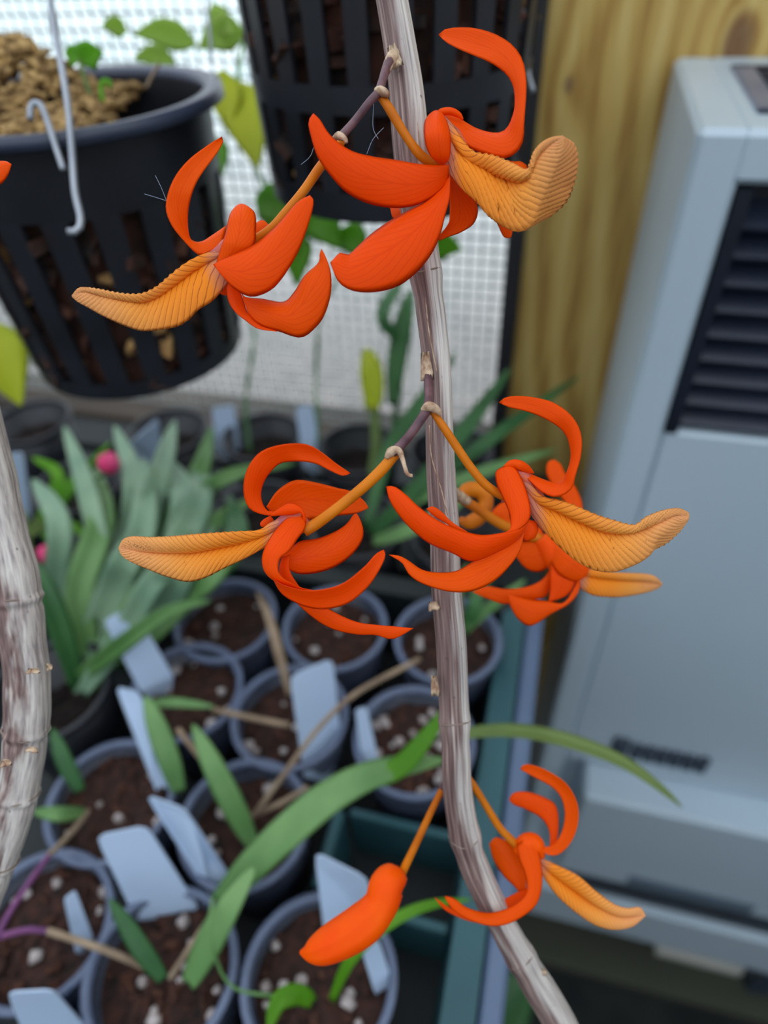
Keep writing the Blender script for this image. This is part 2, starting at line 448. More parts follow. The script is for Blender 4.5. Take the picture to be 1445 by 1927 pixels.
MAT['rail'] = mat('aluminium_rail', (84, 104, 134), (96, 116, 144), 14, .4)
MAT['heater'] = mat('white_enamel', (184, 204, 216), (190, 208, 220), 6, .35)
MAT['heaterdark'] = mat('dark_grille', (20, 26, 38), (28, 35, 50), 20, .4)
MAT['slat'] = mat('dark_louvre', (30, 38, 54), (40, 48, 66), 20, .35)
MAT['chrome'] = mat('grey_grille_frame', (112, 124, 152), (128, 138, 164), 20, .35, metallic=.3)
MAT['badge'] = mat('dark_badge', (44, 58, 74), (58, 72, 88), 300, .5)
MAT['badge2'] = mat('grey_plate', (92, 112, 128), (104, 122, 138), 300, .5)
MAT['mesh'] = mat('galvanised_mesh', (120, 130, 130), (140, 150, 148), 60, .6)
MAT['frame'] = mat('black_frame', (24, 25, 28), (34, 34, 38), 20, .6)
MAT['sill'] = mat('weathered_sill', (66, 58, 50), (96, 84, 72), 26, .85, stretch=(.2, 1, 1))
MAT['offwhite'] = mat('off_white_plastic', (196, 198, 188), (208, 208, 198), 20, .5)
MAT['floor'] = mat('dark_floor', (14, 19, 20), (30, 36, 34), 18, .9)
MAT['benchboard'] = mat('olive_board', (58, 62, 50), (70, 74, 60), 12, .8, stretch=(.2, 1, 1))

# ------------------------------------------------------------------ the greenhouse shell
WALL_Y = .55
KNOT1 = (ony(1385, 92, WALL_Y)[0], ony(1385, 82, WALL_Y)[2], .012)
KNOT2 = (ony(1070, 160, WALL_Y)[0], ony(1070, 160, WALL_Y)[2], .004)
MAT['wood'] = wood_material()

def panel_mat(name, c):
    m, N, L, p = newmat(name)
    t = N.new('ShaderNodeBsdfTransparent'); t.inputs[0].default_value = (*c, 1)
    g = N.new('ShaderNodeBsdfGlossy'); g.inputs['Roughness'].default_value = .2
    mx = N.new('ShaderNodeMixShader'); mx.inputs[0].default_value = .02
    L.new(t.outputs[0], mx.inputs[1]); L.new(g.outputs[0], mx.inputs[2]); L.new(mx.outputs[0], N['Material Output'].inputs['Surface'])
    return m
MAT['roofpanel'] = panel_mat('tinted_roof_panel', (.88, .88, .88))  # unseen roof and wall panels, put in and tinted to dim the interior
MAT['wallpanel'] = panel_mat('tinted_wall_panel', (.58, .58, .58))

def struct(name, mb, m): return tag(mb.build(name, m), kind='structure')
X0, X1, YB, ZT = -1.7, 1.3, -1.8, 2.3
struct('floor', MB().box(X0, X1, YB, WALL_Y + .02, -.05, 0), MAT['floor'])
struct('ceiling', MB().box(X0, X1, YB, WALL_Y + .1, ZT, ZT + .006), MAT['roofpanel'])
struct('wall_back', MB().box(X0, X1, YB - .006, YB, .95, ZT), MAT['wallpanel'])
MAT['knee'] = mat('shade_knee_wall', (40, 44, 42), (60, 62, 58), 6, .9)  # unseen knee walls, added to darken the lower part of the room
struct('shade_knee_back', MB().box(X0, X1, YB - .03, YB, 0, .95), MAT['knee'])
struct('shade_knee_left', MB().box(X0 - .03, X0, YB, WALL_Y, 0, .95), MAT['knee'])
struct('shade_knee_side', MB().box(X1, X1 + .03, YB, WALL_Y, 0, .95), MAT['knee'])
struct('wall_left', MB().box(X0 - .006, X0, YB, WALL_Y, .95, ZT), MAT['wallpanel'])
struct('wall_side', MB().box(X1, X1 + .006, YB, WALL_Y, .95, ZT), MAT['wallpanel'])
PX = -.031
struct('wall_right', MB().box(PX, X1, WALL_Y, WALL_Y + .04, 0, ZT), MAT['wood'])
SILL = .872
struct('wall_front', MB().box(X0, PX, WALL_Y + .01, WALL_Y + .04, 0, SILL - .03), MAT['sill'])
struct('trim_1', MB().box(X0, PX - .014, WALL_Y - .015, WALL_Y + .05, SILL - .03, SILL, .002), MAT['sill'])
struct('trim_2', MB().box(PX - .014, PX, WALL_Y - .012, WALL_Y + .05, 0, ZT, .002), MAT['frame'])
# wire mesh screen
mb = MB(); st = .0105; wr = .00075
xs = np.arange(X0 * .75, PX - .014, st); zs = np.arange(SILL, 1.75, st)
for x in xs: mb.box(x - wr, x + wr, WALL_Y + .018 - wr, WALL_Y + .018 + wr, SILL, 1.75)
for z in zs: mb.box(xs[0], PX - .014, WALL_Y + .019, WALL_Y + .019 + 2 * wr, z - wr, z + wr)
tag(mb.build('window_1', MAT['mesh']), kind='structure')
# outdoors: pale yard with a stony strip by the wall
def yard():
    m, N, L, p = newmat('pale_yard')
    tc = N.new('ShaderNodeTexCoord'); sp = N.new('ShaderNodeSeparateXYZ'); L.new(tc.outputs['Object'], sp.inputs[0])
    nz = N.new('ShaderNodeTexNoise'); nz.inputs['Scale'].default_value = 1.3; nz.inputs['Detail'].default_value = 6; L.new(tc.outputs['Object'], nz.inputs['Vector'])
    n2 = N.new('ShaderNodeTexNoise'); n2.inputs['Scale'].default_value = 30; L.new(tc.outputs['Object'], n2.inputs['Vector'])
    d = math_node(N, L, 'ADD', sp.outputs[1], math_node(N, L, 'MULTIPLY', nz.outputs['Fac'], .8))
    near = ramp(N, L, n2.outputs['Fac'], [(.3, lin((98, 90, 86))), (.7, lin((146, 136, 130)))])
    far = ramp(N, L, nz.outputs['Fac'], [(.3, lin((178, 196, 196))), (.7, lin((230, 236, 232)))])
    f = math_node(N, L, 'MINIMUM', math_node(N, L, 'MAXIMUM', math_node(N, L, 'MULTIPLY', math_node(N, L, 'SUBTRACT', d, 1.5), .16), 0.0), 1.0)
    L.new(mixc(N, L, f, near, far), p.inputs['Base Color']); p.inputs['Roughness'].default_value = .9
    return m
tag(MB().box(-40, 40, WALL_Y + .04, 60, -.1, -.02).build('ground', yard()), kind='structure')

# ------------------------------------------------------------------ the wall heater
HX, HX2 = .053, .60
HT = 1.213; HF = .372
LE = ony(1104, 1440, HF); LEZ = LE[2]; LEX = LE[0]; LEF = onz(1102, 1500, LEZ)[1]     # ledge corner
ZH, ZS, HBOT = ony(1130, 1655, LEF)[2], ony(1130, 1690, LEF)[2], ony(1060, 1728, LEF)[2]
heater = empty('wall_heater', (HX, HF, HBOT), 'white enamelled metal wall heater standing against the pine boards', 'heater')
ho = world_loc(heater)
def hp(name, mb, m, parent=heater): return mb.build(name, m, parent, ho)
LX0, LX1, LZ0, LZ1 = HX + .026, HX2 - .03, ony(1270, 818, HF)[2], 1.187
hp('casing', MB().box(HX, HX + .024, HF, WALL_Y - .001, HBOT, HT, .003)
   .box(HX + .02, HX2, HF, WALL_Y - .001, LZ1 + .002, HT, .003)
   .box(HX + .02, HX2, HF + .02, WALL_Y - .001, HBOT, LZ1 + .01)
   .box(HX2 - .026, HX2, HF, HF + .03, HBOT, HT, .003), MAT['heater'])
PZ0 = ony(1103, 1395, HF)[2]
hp('front_panel', MB().box(LX0 - .001, LX1, HF + .003, HF + .022, ony(1105, 1438, HF)[2], LZ0, .002), MAT['heater'])
# louvre opening
hp('louvre_recess', MB().box(LX0 - .001, LX1, HF + .018, HF + .022, LZ0, LZ1), MAT['heaterdark'])
hp('louvre_frame', MB().box(LX0 - .001, LX0 + .006, HF + .001, HF + .019, LZ0, LZ1), MAT['heaterdark'])
ns = 9
sl = None
for i in range(ns):
    z = LZ0 + .006 + (LZ1 - LZ0 - .01) * i / ns
    if sl is None:
        t = (LZ1 - LZ0) / ns
        v = [(LX0 + .005, HF + .004, 0), (LX1, HF + .004, 0), (LX1, HF + .018, t * .62), (LX0 + .005, HF + .018, t * .62)]
        v += [(a, b + .001, c - .0022) for a, b, c in v]
        m0 = MB().add([(a, b, c + z) for a, b, c in v], [(0, 1, 2, 3), (4, 7, 6, 5), (0, 4, 5, 1), (3, 2, 6, 7), (0, 3, 7, 4), (1, 5, 6, 2)])
        sl = hp('louvre_slat', m0, MAT['slat']); z_first = z; base = sl.location.copy()
    else:
        c = sl.copy(); COL.objects.link(c); c.location = base + Vector((0, 0, z - z_first))
# top grille
gx0 = onz(1374, 128, HT)[0]; gy1 = onz(1374, 128, HT)[1]; gy0 = onz(1405, 214, HT)[1]
hp('grille_frame', MB().box(gx0, gx0 + .012, gy0, gy1, HT - .001, HT + .002, .0006).box(gx0, LX1, gy1 - .008, gy1, HT - .001, HT + .002, .0006).box(gx0, LX1, gy0, gy0 + .004, HT - .001, HT + .002, .0006), MAT['chrome'])
hp('grille_backing', MB().box(gx0 + .01, LX1, gy0 + .003, gy1 - .006, HT + .0001, HT + .0008), MAT['heaterdark'])
g0 = None
for i in range(7):
    y = gy0 + .010 + (gy1 - gy0 - .02) * i / 6
    if g0 is None:
        g0 = hp('grille_bar', MB().box(gx0 + .012, LX1, y - .0022, y + .0022, HT + .0005, HT + .003), MAT['slat']); y0_ = y; b0 = g0.location.copy()
    else:
        c = g0.copy(); COL.objects.link(c); c.location = b0 + Vector((0, y - y0_, 0))
# ledge and lower housing
hp('lower_housing', MB().box(LEX - .002, HX2 + .01, LEF, HF + .03, ZH, LEZ, .004), MAT['heater'])
hp('air_slot', MB().box(LEX + .012, HX2, LEF + .006, HF + .02, ZS - .001, ZH + .001), MAT['heaterdark'])
hp('base_skirt', MB().box(HX + .004, HX2 + .01, LEF - .004, HF + .03, HBOT, ZS, .004), MAT['heater'])
b0_ = ony(1150, 1408, HF); b1_ = ony(1330, 1440, HF)
bz = (b0_[2] + b1_[2]) / 2
mb = MB().box(b0_[0], b0_[0] + .016, HF - .002, HF + .004, bz - .017, bz + .019, .002)
xx = b0_[0] + .019
while xx < b1_[0]:
    mb.box(xx, xx + .0105, HF - .002, HF + .004, bz - .014, bz + .013, .0015); xx += .0125
hp('name_badge', mb, MAT['badge'])
p0 = ony(1195, 1630, LEF); p1 = ony(1440, 1690, LEF)
hp('rating_plate', MB().box(p0[0], p1[0], LEF - .0012, LEF + .003, ZH + .008, ZH + .034, .0005), MAT['badge2'])
for lx in (onz(1425, 1870, .08)[0], HX2 - .04):
    hp('leg', MB().box(lx, lx + .03, HF - .01, HF + .03, 0, HBOT + .002, .002), MAT['badge'])

bd = MB().box(HX - .06, X1 - .05, .33, .41, 0.0, .03, .003).build('floor_board', MAT['benchboard'], None, (HX, .37, 0))
tag(bd, 'olive grey board lying on the dark floor under the heater', 'board')
pb = onz(1310, 1815, .032)
wb = MB().box(pb[0] - .065, pb[0] + .065, .378, .407, .031, .058, .004).build('off_white_block', MAT['offwhite'], None, (pb[0], .385, .031))
tag(wb, 'small off-white block lying beneath the lower edge of the heater', 'block')

# ------------------------------------------------------------------ hanging net pots
def net_pot(center, R, Rb, h, zones, nrib, ribfrac, label, seed, rot=0.0):
    """zones: list of (z0, z1, kind) with z measured down from the rim, kind 'band' or 'slot'"""
    random.seed(seed)
    root = empty('hanging_net_pot', center + np.array((0, 0, -h)), label, 'pot', 'black net pots hung on wires')
    ro = world_loc(root)
    def rad(z): return R + (Rb - R) * (z / h)
    t = .0022
    C = center
    MB().lathe([(R - .002, 0), (R + .006, .001), (R + .0065, -.004), (R + .0005, -.006), (R - .002, -.005)], 64, C, True).build('rim', MAT['sheenrim'], root, ro, True)
    for (z0, z1, k) in zones:
        if k == 'band':
            MB().lathe([(rad(z0), -z0), (rad(z1), -z1), (rad(z1) - t, -z1), (rad(z0) - t, -z0)], 96, C, True).build('band', MAT['blackpot'], root, ro, False)
        else:
            w = 2 * math.pi * rad((z0 + z1) / 2) / nrib * ribfrac
            def q(z, s, o): r = rad(z) - o; return (r, s * w / 2 * rad(z) / rad((z0 + z1) / 2), -z)
            v = [q(z0, -1, 0), q(z0, 1, 0), q(z1, 1, 0), q(z1, -1, 0), q(z0, -1, t), q(z0, 1, t), q(z1, 1, t), q(z1, -1, t)]
            f = [(0, 3, 2, 1), (4, 5, 6, 7), (0, 1, 5, 4), (2, 3, 7, 6), (1, 2, 6, 5), (0, 4, 7, 3)]
            me = None
            for i in range(nrib):
                if me is None:
                    ob = link_mesh('rib', v, f, MAT['blackpot'], None, None, smooth=False); me = ob.data
                else:
                    ob = bpy.data.objects.new('rib', me); COL.objects.link(ob)
                ob.parent = root; ob.location = C - ro; ob.rotation_euler = (0, 0, rot + 2 * math.pi * i / nrib)
    MB().lathe([(0, -h), (Rb, -h), (Rb, -h + .003), (0, -h + .003)], 48, C).build('base', MAT['blackpot'], root, ro)
    # bark pressed against the slots
    mb = MB(); mg = MB()
    top = zones[0][1] * .6
    core = [(rad(top) * .8, -top - .01)] + [(rad(z) * .86, -z) for z in np.linspace(top + .01, h - .004, 5)]
    mb.lathe([(0.0, -top - .01)] + core + [(0.0, -h + .004)], 24, C)
    for i in range(330):
        a = random.uniform(0, 6.283); z = random.uniform(top + .006, h - .005); r = rad(z) * random.uniform(.84, .90)
        s = random.uniform(.004, .009)
        (mg if random.random() < .12 else mb).chip(C + np.array((r * math.cos(a), r * math.sin(a), -z)), (s, s * .6, s * .35))
    tag(mb.build('bark_mix', MAT['bark'], root, ro), kind='stuff')
    tag(mg.build('dry_roots', MAT['goldbark'], root, ro), kind='stuff')
    return root, ro

cA = atd(118, 184, .30)
RA = 272 * .30 / FPX
def drop_to(c, py):
    """height below c on the vertical through c that lands on image row py"""
    lo, hi = 0.0, .5
    for _ in range(50):
        m = (lo + hi) / 2; P = c - np.array((0, 0, m)); q = RW.T @ (P - CAM); y = CY - FPX * q[1] / -q[2]
        if y < py: lo = m
        else: hi = m
    return lo
hA = drop_to(cA, 650)
RbA = 184 * depth_of(cA - np.array((0, 0, hA))) / FPX
potA, roA = net_pot(cA, RA, RbA, hA, [(.003, hA * .27, 'band'), (hA * .27, hA * .93, 'slot'), (hA * .93, hA, 'band')], 19, .56, 'black slotted pot of mossy growing medium hanging at the left', 3, .1)
# moss mound
random.seed(5)
mb = MB()
for i in range(1500):
    a = random.uniform(0, 6.283); r = RA * .90 * math.sqrt(random.random())
    x, y = r * math.cos(a), r * math.sin(a)
    hz = -.009 + .026 * math.exp(-((x + .030) ** 2 + (y - .014) ** 2) / .0006) + random.uniform(-.004, .004)
    if x + .3 * y > .018: hz -= .016
    if random.random() < .5: mb.ball(cA + np.array((x, y, hz)), random.uniform(.0014, .0036), 6, 4, (1.2, .8, .8), .5)
    else: mb.chip(cA + np.array((x, y, hz)), (random.uniform(.003, .006), .0011, .0009))
tag(mb.build('moss', MAT['moss'], potA, roA, True), kind='stuff')
def pxs(pts, d): return [atd(x, y, d if not isinstance(d, (list, tuple)) else d[i]) for i, (x, y) in enumerate(pts)]
dA = depth_of(cA) - RA * .72
tube('hanger_wire', pxs([(88, -60), (100, 40), (115, 120), (128, 200), (136, 290), (141, 360), (152, 412), (146, 434), (128, 436)], dA - .012), .0013, MAT['wire'], potA, 8, 40, roA)
tube('hanger_hook', pxs([(57, 225), (58, 202), (68, 193), (80, 205), (95, 245), (108, 285), (120, 320)], dA - .006), .0012, MAT['wire'], potA, 8, 30, roA)
tube('hanger_wire', pxs([(384, -60), (392, 30), (400, 120), (404, 180)], depth_of(cA) + .01), .0007, MAT['wire'], potA, 6, 20, roA)
tube('hanger_wire', pxs([(300, 120), (285, 145), (275, 165)], depth_of(cA) + .02), .0009, MAT['tan'], potA, 6, 12, roA)

dB = .335
cB = atd(742, 338, dB); RbB = 226 * dB / FPX
hB = .118
potB, roB = net_pot(cB + np.array((0, 0, hB)), RbB * 1.10, RbB, hB, [(.003, .015, 'band'), (.015, .066, 'slot'), (.066, .076, 'band'), (.076, .106, 'slot'), (.106, hB, 'band')], 24, .52, 'black slotted pot of bark hanging behind the upper blooms', 8, .05)
tube('hanger_wire', pxs([(990, -60), (984, 40), (990, 120), (1003, 172)], .285), .0011, MAT['wire'], potB, 8, 24, roB)
tube('hanger_wire', pxs([(970, -60), (968, 40), (962, 120)], .285), .0011, MAT['wire'], potB, 8, 24, roB)
tube('root', pxs([(470, 40), (480, 100), (505, 135), (480, 165)], .31), .0014, MAT['goldbark'], potB, 7, 24, roB)
tube('root', pxs([(505, 135), (545, 150), (568, 115)], .31), .0012, MAT['goldbark'], potB, 7, 20, roB)

# ------------------------------------------------------------------ leaves
def ribbon_leaf(name, pts3, width, m, parent=None, origin=None, fold=.12, tilt=0.0, wprof=None, thick=.0004, nu=30, nv=7):
    c = spline(pts3, nu)
    T = np.gradient(c, axis=0); T /= np.linalg.norm(T, axis=1)[:, None] + 1e-12
    u = np.linspace(0, 1, nu)
    w = prof(wprof, nu) if wprof is not None else np.clip(np.sin(np.pi * np.clip(.12 + .88 * u, 0, 1)) ** .6, .03, 1)
    G = np.zeros((nu, nv, 3)); vv = np.linspace(-1, 1, nv)
    prev = None
    for i in range(nu):
        view = CAM - c[i]; view = view / np.linalg.norm(view)
        a = np.cross(T[i], view); a /= np.linalg.norm(a) + 1e-12
        nrm = np.cross(a, T[i])
        if prev is not None and a @ prev < 0: a = -a; nrm = -nrm
        prev = a
        ca, sa = math.cos(tilt), math.sin(tilt)
        a2 = a * ca + nrm * sa; n2 = nrm * ca - a * sa
        hw = width * w[i] / 2
        for j, v in enumerate(vv):
            G[i, j] = c[i] + a2 * hw * v - n2 * fold * width * w[i] * (1 - abs(v))
    return sheet(G, thick, name, m, parent, origin)
def zpts(pts): return [onz(x, y, z) for x, y, z in pts]
def broad_leaf(name, base, tip, width, m, parent=None, origin=None, sag=.1, tilt=0.0):
    b, t = np.array(base), np.array(tip)
    mid = (b + t) / 2 + np.array((0, 0, sag * np.linalg.norm(t - b)))
    return ribbon_leaf(name, [b, mid, t], width, m, parent, origin, .1, tilt, [.05, .55, .9, 1, .95, .8, .55, .3, .02])

# ------------------------------------------------------------------ bench: trays, rail, pots
RIM = .95; TB = .876
bench = empty('plant_bench', (-.2, .25, 0), 'dark slatted plant bench carrying the trays of seedling pots', 'bench')
bo = world_loc(bench)
for i, y in enumerate(np.arange(-.12, .53, .055)):
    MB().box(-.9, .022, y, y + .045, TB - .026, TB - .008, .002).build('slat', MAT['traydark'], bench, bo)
MB().box(.010, .021, -.2, .31, TB - .03, RIM - .012, .002).build('rail', MAT['rail'], bench, bo)
for (x, y) in ((-.85, -.1), (-.01, -.1), (-.85, .5), (-.01, .5)):
    MB().box(x - .015, x + .015, y - .015, y + .015, 0, TB - .026).build('leg', MAT['traydark'], bench, bo)

PR = .0335; GX = [-.335, -.262, -.188, -.115, -.042]; GY = [.050, .114, .181, .246]
tray = empty('seedling_tray', (-.15, .15, TB - .008), 'teal plastic carrying tray holding the clear seedling pots', 'tray')
to = world_loc(tray)
tx0, tx1, ty0, ty1 = -.445, .005, .000, .302
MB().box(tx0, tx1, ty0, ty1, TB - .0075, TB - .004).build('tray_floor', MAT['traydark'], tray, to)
def slope_wall(a, b, out):
    """a tray side from floor line a-b leaning outwards with a flat lip"""
    a, b, out = np.array(a), np.array(b), np.array(out)
    zb, zt = TB - .004, RIM - .012
    A = [a, b]; v = []
    for p in (a, b):
        v += [(*(p - out * .016), zb), (*(p - out * .011), zt), (*(p + out * .004), zt + .001), (*(p + out * .004), zt - .006), (*(p - out * .009), zt - .004), (*(p - out * .014), zb)]
    f = [(i, (i + 1) % 6, 6 + (i + 1) % 6, 6 + i) for i in range(6)] + [(0, 5, 4, 3, 2, 1), (6, 7, 8, 9, 10, 11)]
    return MB().add(v, f)
for a, b, o in (((tx1, ty0), (tx1, ty1), (1, 0)), ((tx0, ty1), (tx0, ty0), (-1, 0)), ((tx1, ty1), (tx0, ty1), (0, 1)), ((tx0, ty0), (tx1, ty0), (0, -1))):
    slope_wall(a, b, o).build('tray_side', MAT['traydark' if o == (0, 1) else 'tray'], tray, to)  # rear side of the teal tray coloured dark to stand in for shade
for x in (-.0785,):
    MB().box(x - .0025, x + .004, .101, .142, TB - .004, RIM - .02, .0015).build('divider', MAT['tray'], tray, to)
for y in (.100, .1445):
    MB().box(-.073, tx1 - .014, y - .0025, y + .0025, TB - .004, RIM - .026, .001).build('divider', MAT['tray'], tray, to)

shell_me = {}
def seedling_pot(x, y, label, r=PR, seed=0, rim=RIM, h=.072, dark=False, perl=9, tilt=0.0):
    random.seed(seed)
    root = empty('seedling_pot', (x, y, rim - h), label, 'pot', 'small seedling pots in the tray')
    root.rotation_euler = (tilt, tilt * .5, 0)
    key = (round(r, 5), dark, rim)
    mA, mR = (MAT['blackpot'], MAT['blackpot']) if dark else (MAT['clearpot'], MAT['potrim'])
    if key not in shell_me:
        rb = r * .76
        s = MB().lathe([(0, 0), (rb, 0), (r - .0012, h - .003), (r - .0024, h - .003), (rb - .001, .0012), (0, .0012)], 40).build('pot_wall', mA, root, (0, 0, 0), True)
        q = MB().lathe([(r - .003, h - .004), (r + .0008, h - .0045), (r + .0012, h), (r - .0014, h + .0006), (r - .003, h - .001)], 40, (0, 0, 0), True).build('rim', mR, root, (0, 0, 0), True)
        s.location = (0, 0, 0); q.location = (0, 0, 0)
        shell_me[key] = (s.data, q.data)
    else:
        for nm, me in zip(('pot_wall', 'rim'), shell_me[key]):
            o = bpy.data.objects.new(nm, me); COL.objects.link(o); o.parent = root
    zs = h - random.uniform(.011, .016) - (.012 if dark else 0)
    v = [(0, 0, zs)]; f = []; nr, na = 7, 22
    for i in range(1, nr + 1):
        for k in range(na):
            rr = (r * (.86 if dark else .925)) * i / nr * (.985 if i == nr else 1); a = 6.2832 * k / na
            v.append((rr * math.cos(a), rr * math.sin(a), zs + random.uniform(-.0022, .0022)))
    for k in range(na): f.append((0, 1 + k, 1 + (k + 1) % na))
    for i in range(nr - 1):
        for k in range(na):
            a = 1 + i * na + k; b = 1 + i * na + (k + 1) % na; f.append((a, a + na, b + na, b))
    so = link_mesh('potting_mix', v, f, MAT['darksoil' if dark else 'soil'], root, (0, 0, 0)); so.location = (0, 0, 0)
    mb = MB(); mc = MB()
    for i in range(perl):
        a = random.uniform(0, 6.283); rr = r * .85 * math.sqrt(random.random())
        mb.ball((rr * math.cos(a), rr * math.sin(a), zs + .0015), random.uniform(.0014, .0036), 7, 5, (1, 1, .8), .25)
    for i in range(46):
        a = random.uniform(0, 6.283); rr = r * .86 * math.sqrt(random.random()); s = random.uniform(.0012, .0036)
        mc.chip((rr * math.cos(a), rr * math.sin(a), zs + .001), (s, s * .7, s * .4))
    if perl:
        o = tag(mb.build('perlite', MAT['perlite'], root, (0, 0, 0), True), kind='stuff'); o.location = (0, 0, 0)
    o = tag(mc.build('bark_chips', MAT['darksoil' if dark else 'bark'], root, (0, 0, 0)), kind='stuff'); o.location = (0, 0, 0)
    return root

POTS = [
 ((423, 1163), 'clear pot of dark mix at the back of the tray, right of the white label', 8, 6),
 ((630, 1178), 'clear pot of dark mix in the back row, under the long drooping orange petal', 9, 7),
 ((843, 1200), 'clear pot in the back corner of the tray, behind the bare cane', 10, 5),
 ((350, 1297), 'clear pot with pale pebbles just right of the tilted upper label', 11, 9),
 ((545, 1345), 'clear pot with the tall upright blue-white label on its right edge', 12, 7),
 ((780, 1390), 'clear pot speckled with white perlite left of the bare cane', 13, 22),
 ((208, 1503), 'clear pot of bare brown mix above the broad front label', 14, 6),
 ((460, 1545), 'clear pot with dry tan stems crossing it in the middle of the tray', 15, 7),
 ((72, 1742), 'clear pot at the left edge with a purple stem crossing its rim', 16, 6),
 ((302, 1826), 'clear pot below the broad white label in the front row', 17, 10),
 ((600, 1840), 'clear pot with big perlite lumps below the orange bud', 18, 16)]
for (p, lab, sd, pe) in POTS:
    P = onz(*p, RIM); seedling_pot(P[0], P[1], lab, PR if p[1] < 1700 else .0338, sd, perl=pe)
BACK = [(-.37, .345, 'black pot at the far left beneath the pink flowers', 30), (-.285, .345, 'black pot under the fan of grey-green leaves', 31), (-.205, .345, 'black pot behind the left middle bloom', 32),
        (-.125, .347, 'black pot in the shade under the middle blooms', 33), (-.045, .35, 'black pot beside the cane next to the pine post', 34),
        (-.33, .43, 'black pot by the sill behind the pale label', 35), (-.24, .44, 'black pot by the sill below the mesh', 36), (-.15, .44, 'black pot by the sill below the yellow leaf', 37), (-.07, .45, 'black pot by the sill close to the black frame', 38), (-.47, .42, 'black pot with a bluish rim at the left edge by the sill', 39), (-.30, .25, 'black pot at the left under the strap leaves', 40), (-.40, .24, 'black pot at the left edge behind the pale cane', 41), (-.265, .16, 'black pot at the foot of the strap-leaf fan, beside the pale left cane', 42)]
for (x, y, lab, sd) in BACK:
    seedling_pot(x, y, lab, .036, sd, rim=.946, h=.066 if x > tx0 and y < ty1 else .0775, dark=True, perl=0)

# plant labels: corner pixels top-left, top-right, bottom-right, bottom-left; heights of top and bottom
LABELS = [
 ([(194, 1168), (250, 1140), (326, 1272), (264, 1301)], .995, .948, 'white plant label with rounded corner, topmost at the left of the pots'),
 ([(218, 1292), (262, 1302), (335, 1478), (296, 1492)], .985, .938, 'narrow blue-white plant label just below the topmost left one'),
 ([(545, 1272), (626, 1238), (642, 1395), (572, 1462)], .993, .938, 'tall blue-white plant label with faint writing in the tray centre'),
 ([(180, 1573), (276, 1553), (372, 1706), (255, 1728)], .992, .940, 'broad blank white plant label in the lower left of the tray'),
 ([(274, 1495), (348, 1522), (434, 1650), (396, 1682)], .990, .940, 'slanted narrow plant label right behind the broad white one'),
 ([(592, 1602), (690, 1652), (712, 1748), (612, 1765)], .990, .940, 'pointed white plant label behind the orange bud'),
 ([(14, 1867), (100, 1862), (172, 1945), (52, 1962)], .985, .940, 'white plant label cut off by the bottom left edge'),
 ([(682, 1795), (712, 1768), (738, 1850), (705, 1868)], .970, .942, 'small bluish plant label at the rim right of the orange bud'),
 ([(120, 1692), (142, 1675), (174, 1762), (142, 1792)], .968, .942, 'small leaf-shaped white plant label in the lower left pot'),
 ([(668, 1336), (690, 1330), (712, 1430), (682, 1441)], .972, .940, 'thin pale plant label at the left rim of the perlite pot'),
 ([(-8, 862), (44, 850), (56, 958), (8, 968)], 1.0, .945, 'pale plant label at the left edge above the pale cane'),
 ([(246, 832), (298, 786), (302, 866), (256, 884)], .992, .950, 'bluish plant label among the strap leaves by the pink bud'),
 ([(398, 768), (440, 762), (452, 842), (408, 850)], .965, .925, 'grey-white plant label against the mesh, behind the left middle bloom'),
 ([(556, 766), (588, 762), (606, 868), (570, 876)], .975, .925, 'pale upright plant label against the mesh below the crescent petal')]
for (q, zt, zb, lab) in LABELS:
    tl, tr = onz(*q[0], zt), onz(*q[1], zt); br, bl = onz(*q[2], zb), onz(*q[3], zb)
    # round the upper corners
    def mixp(a, b, t): return a * (1 - t) + b * t
    ring = [bl, mixp(bl, tl, .86), mixp(mixp(bl, tl, .965), tr, .03), mixp(tl, tr, .16), mixp(tl, tr, .84), mixp(mixp(br, tr, .965), tl, .03), mixp(br, tr, .86), br, mixp(br, bl, .5) - np.array((0, 0, .03 if zb > .93 else .015))]
    nrm = np.cross(tr - tl, bl - tl); nrm /= np.linalg.norm(nrm)
    v = [p + nrm * .0004 for p in ring] + [p - nrm * .0004 for p in ring]; k = len(ring)
    f = [tuple(range(k)), tuple(range(2 * k - 1, k - 1, -1))] + [(i, k + i, k + (i + 1) % k, (i + 1) % k) for i in range(k)]
    o = link_mesh('plant_label', v, f, MAT['tag'], None, (bl + br) / 2, smooth=False)
    tag(o, lab, 'label', 'plant labels stuck in the pots')

# seedlings in the pots: (points with height, width in m, material)
def plant(name, label, cat, leaves, group=None, stems=()):
    o0 = onz(*leaves[0][0][0]) if leaves else onz(*stems[0][0][0])
    root = empty(name, o0, label, cat, group); ro = world_loc(root)
    for l in leaves:
        pts, w, m = l[:3]
        ribbon_leaf('leaf', zpts(pts), w, MAT[m], root, ro, l[3] if len(l) > 3 else .12, l[4] if len(l) > 4 else .3)
    for (pts, r, m) in stems:
        tube('stem', zpts(pts), r, MAT[m], root, 7, 24, ro)
    return root
G = 'orchid seedlings in the small pots'
plant('orchid_seedling', 'seedling with one long green blade sweeping past the cane', 'plant', [
    ([(405, 1705, .955), (470, 1632, .975), (545, 1560, .99), (625, 1495, 1.0), (720, 1450, 1.005), (842, 1428, 1.0)], .0165, 'leaf'),
    ([(640, 1480, .998), (740, 1450, 1.005), (800, 1390, 1.015), (840, 1330, 1.02)], .010, 'leafbright')], G)
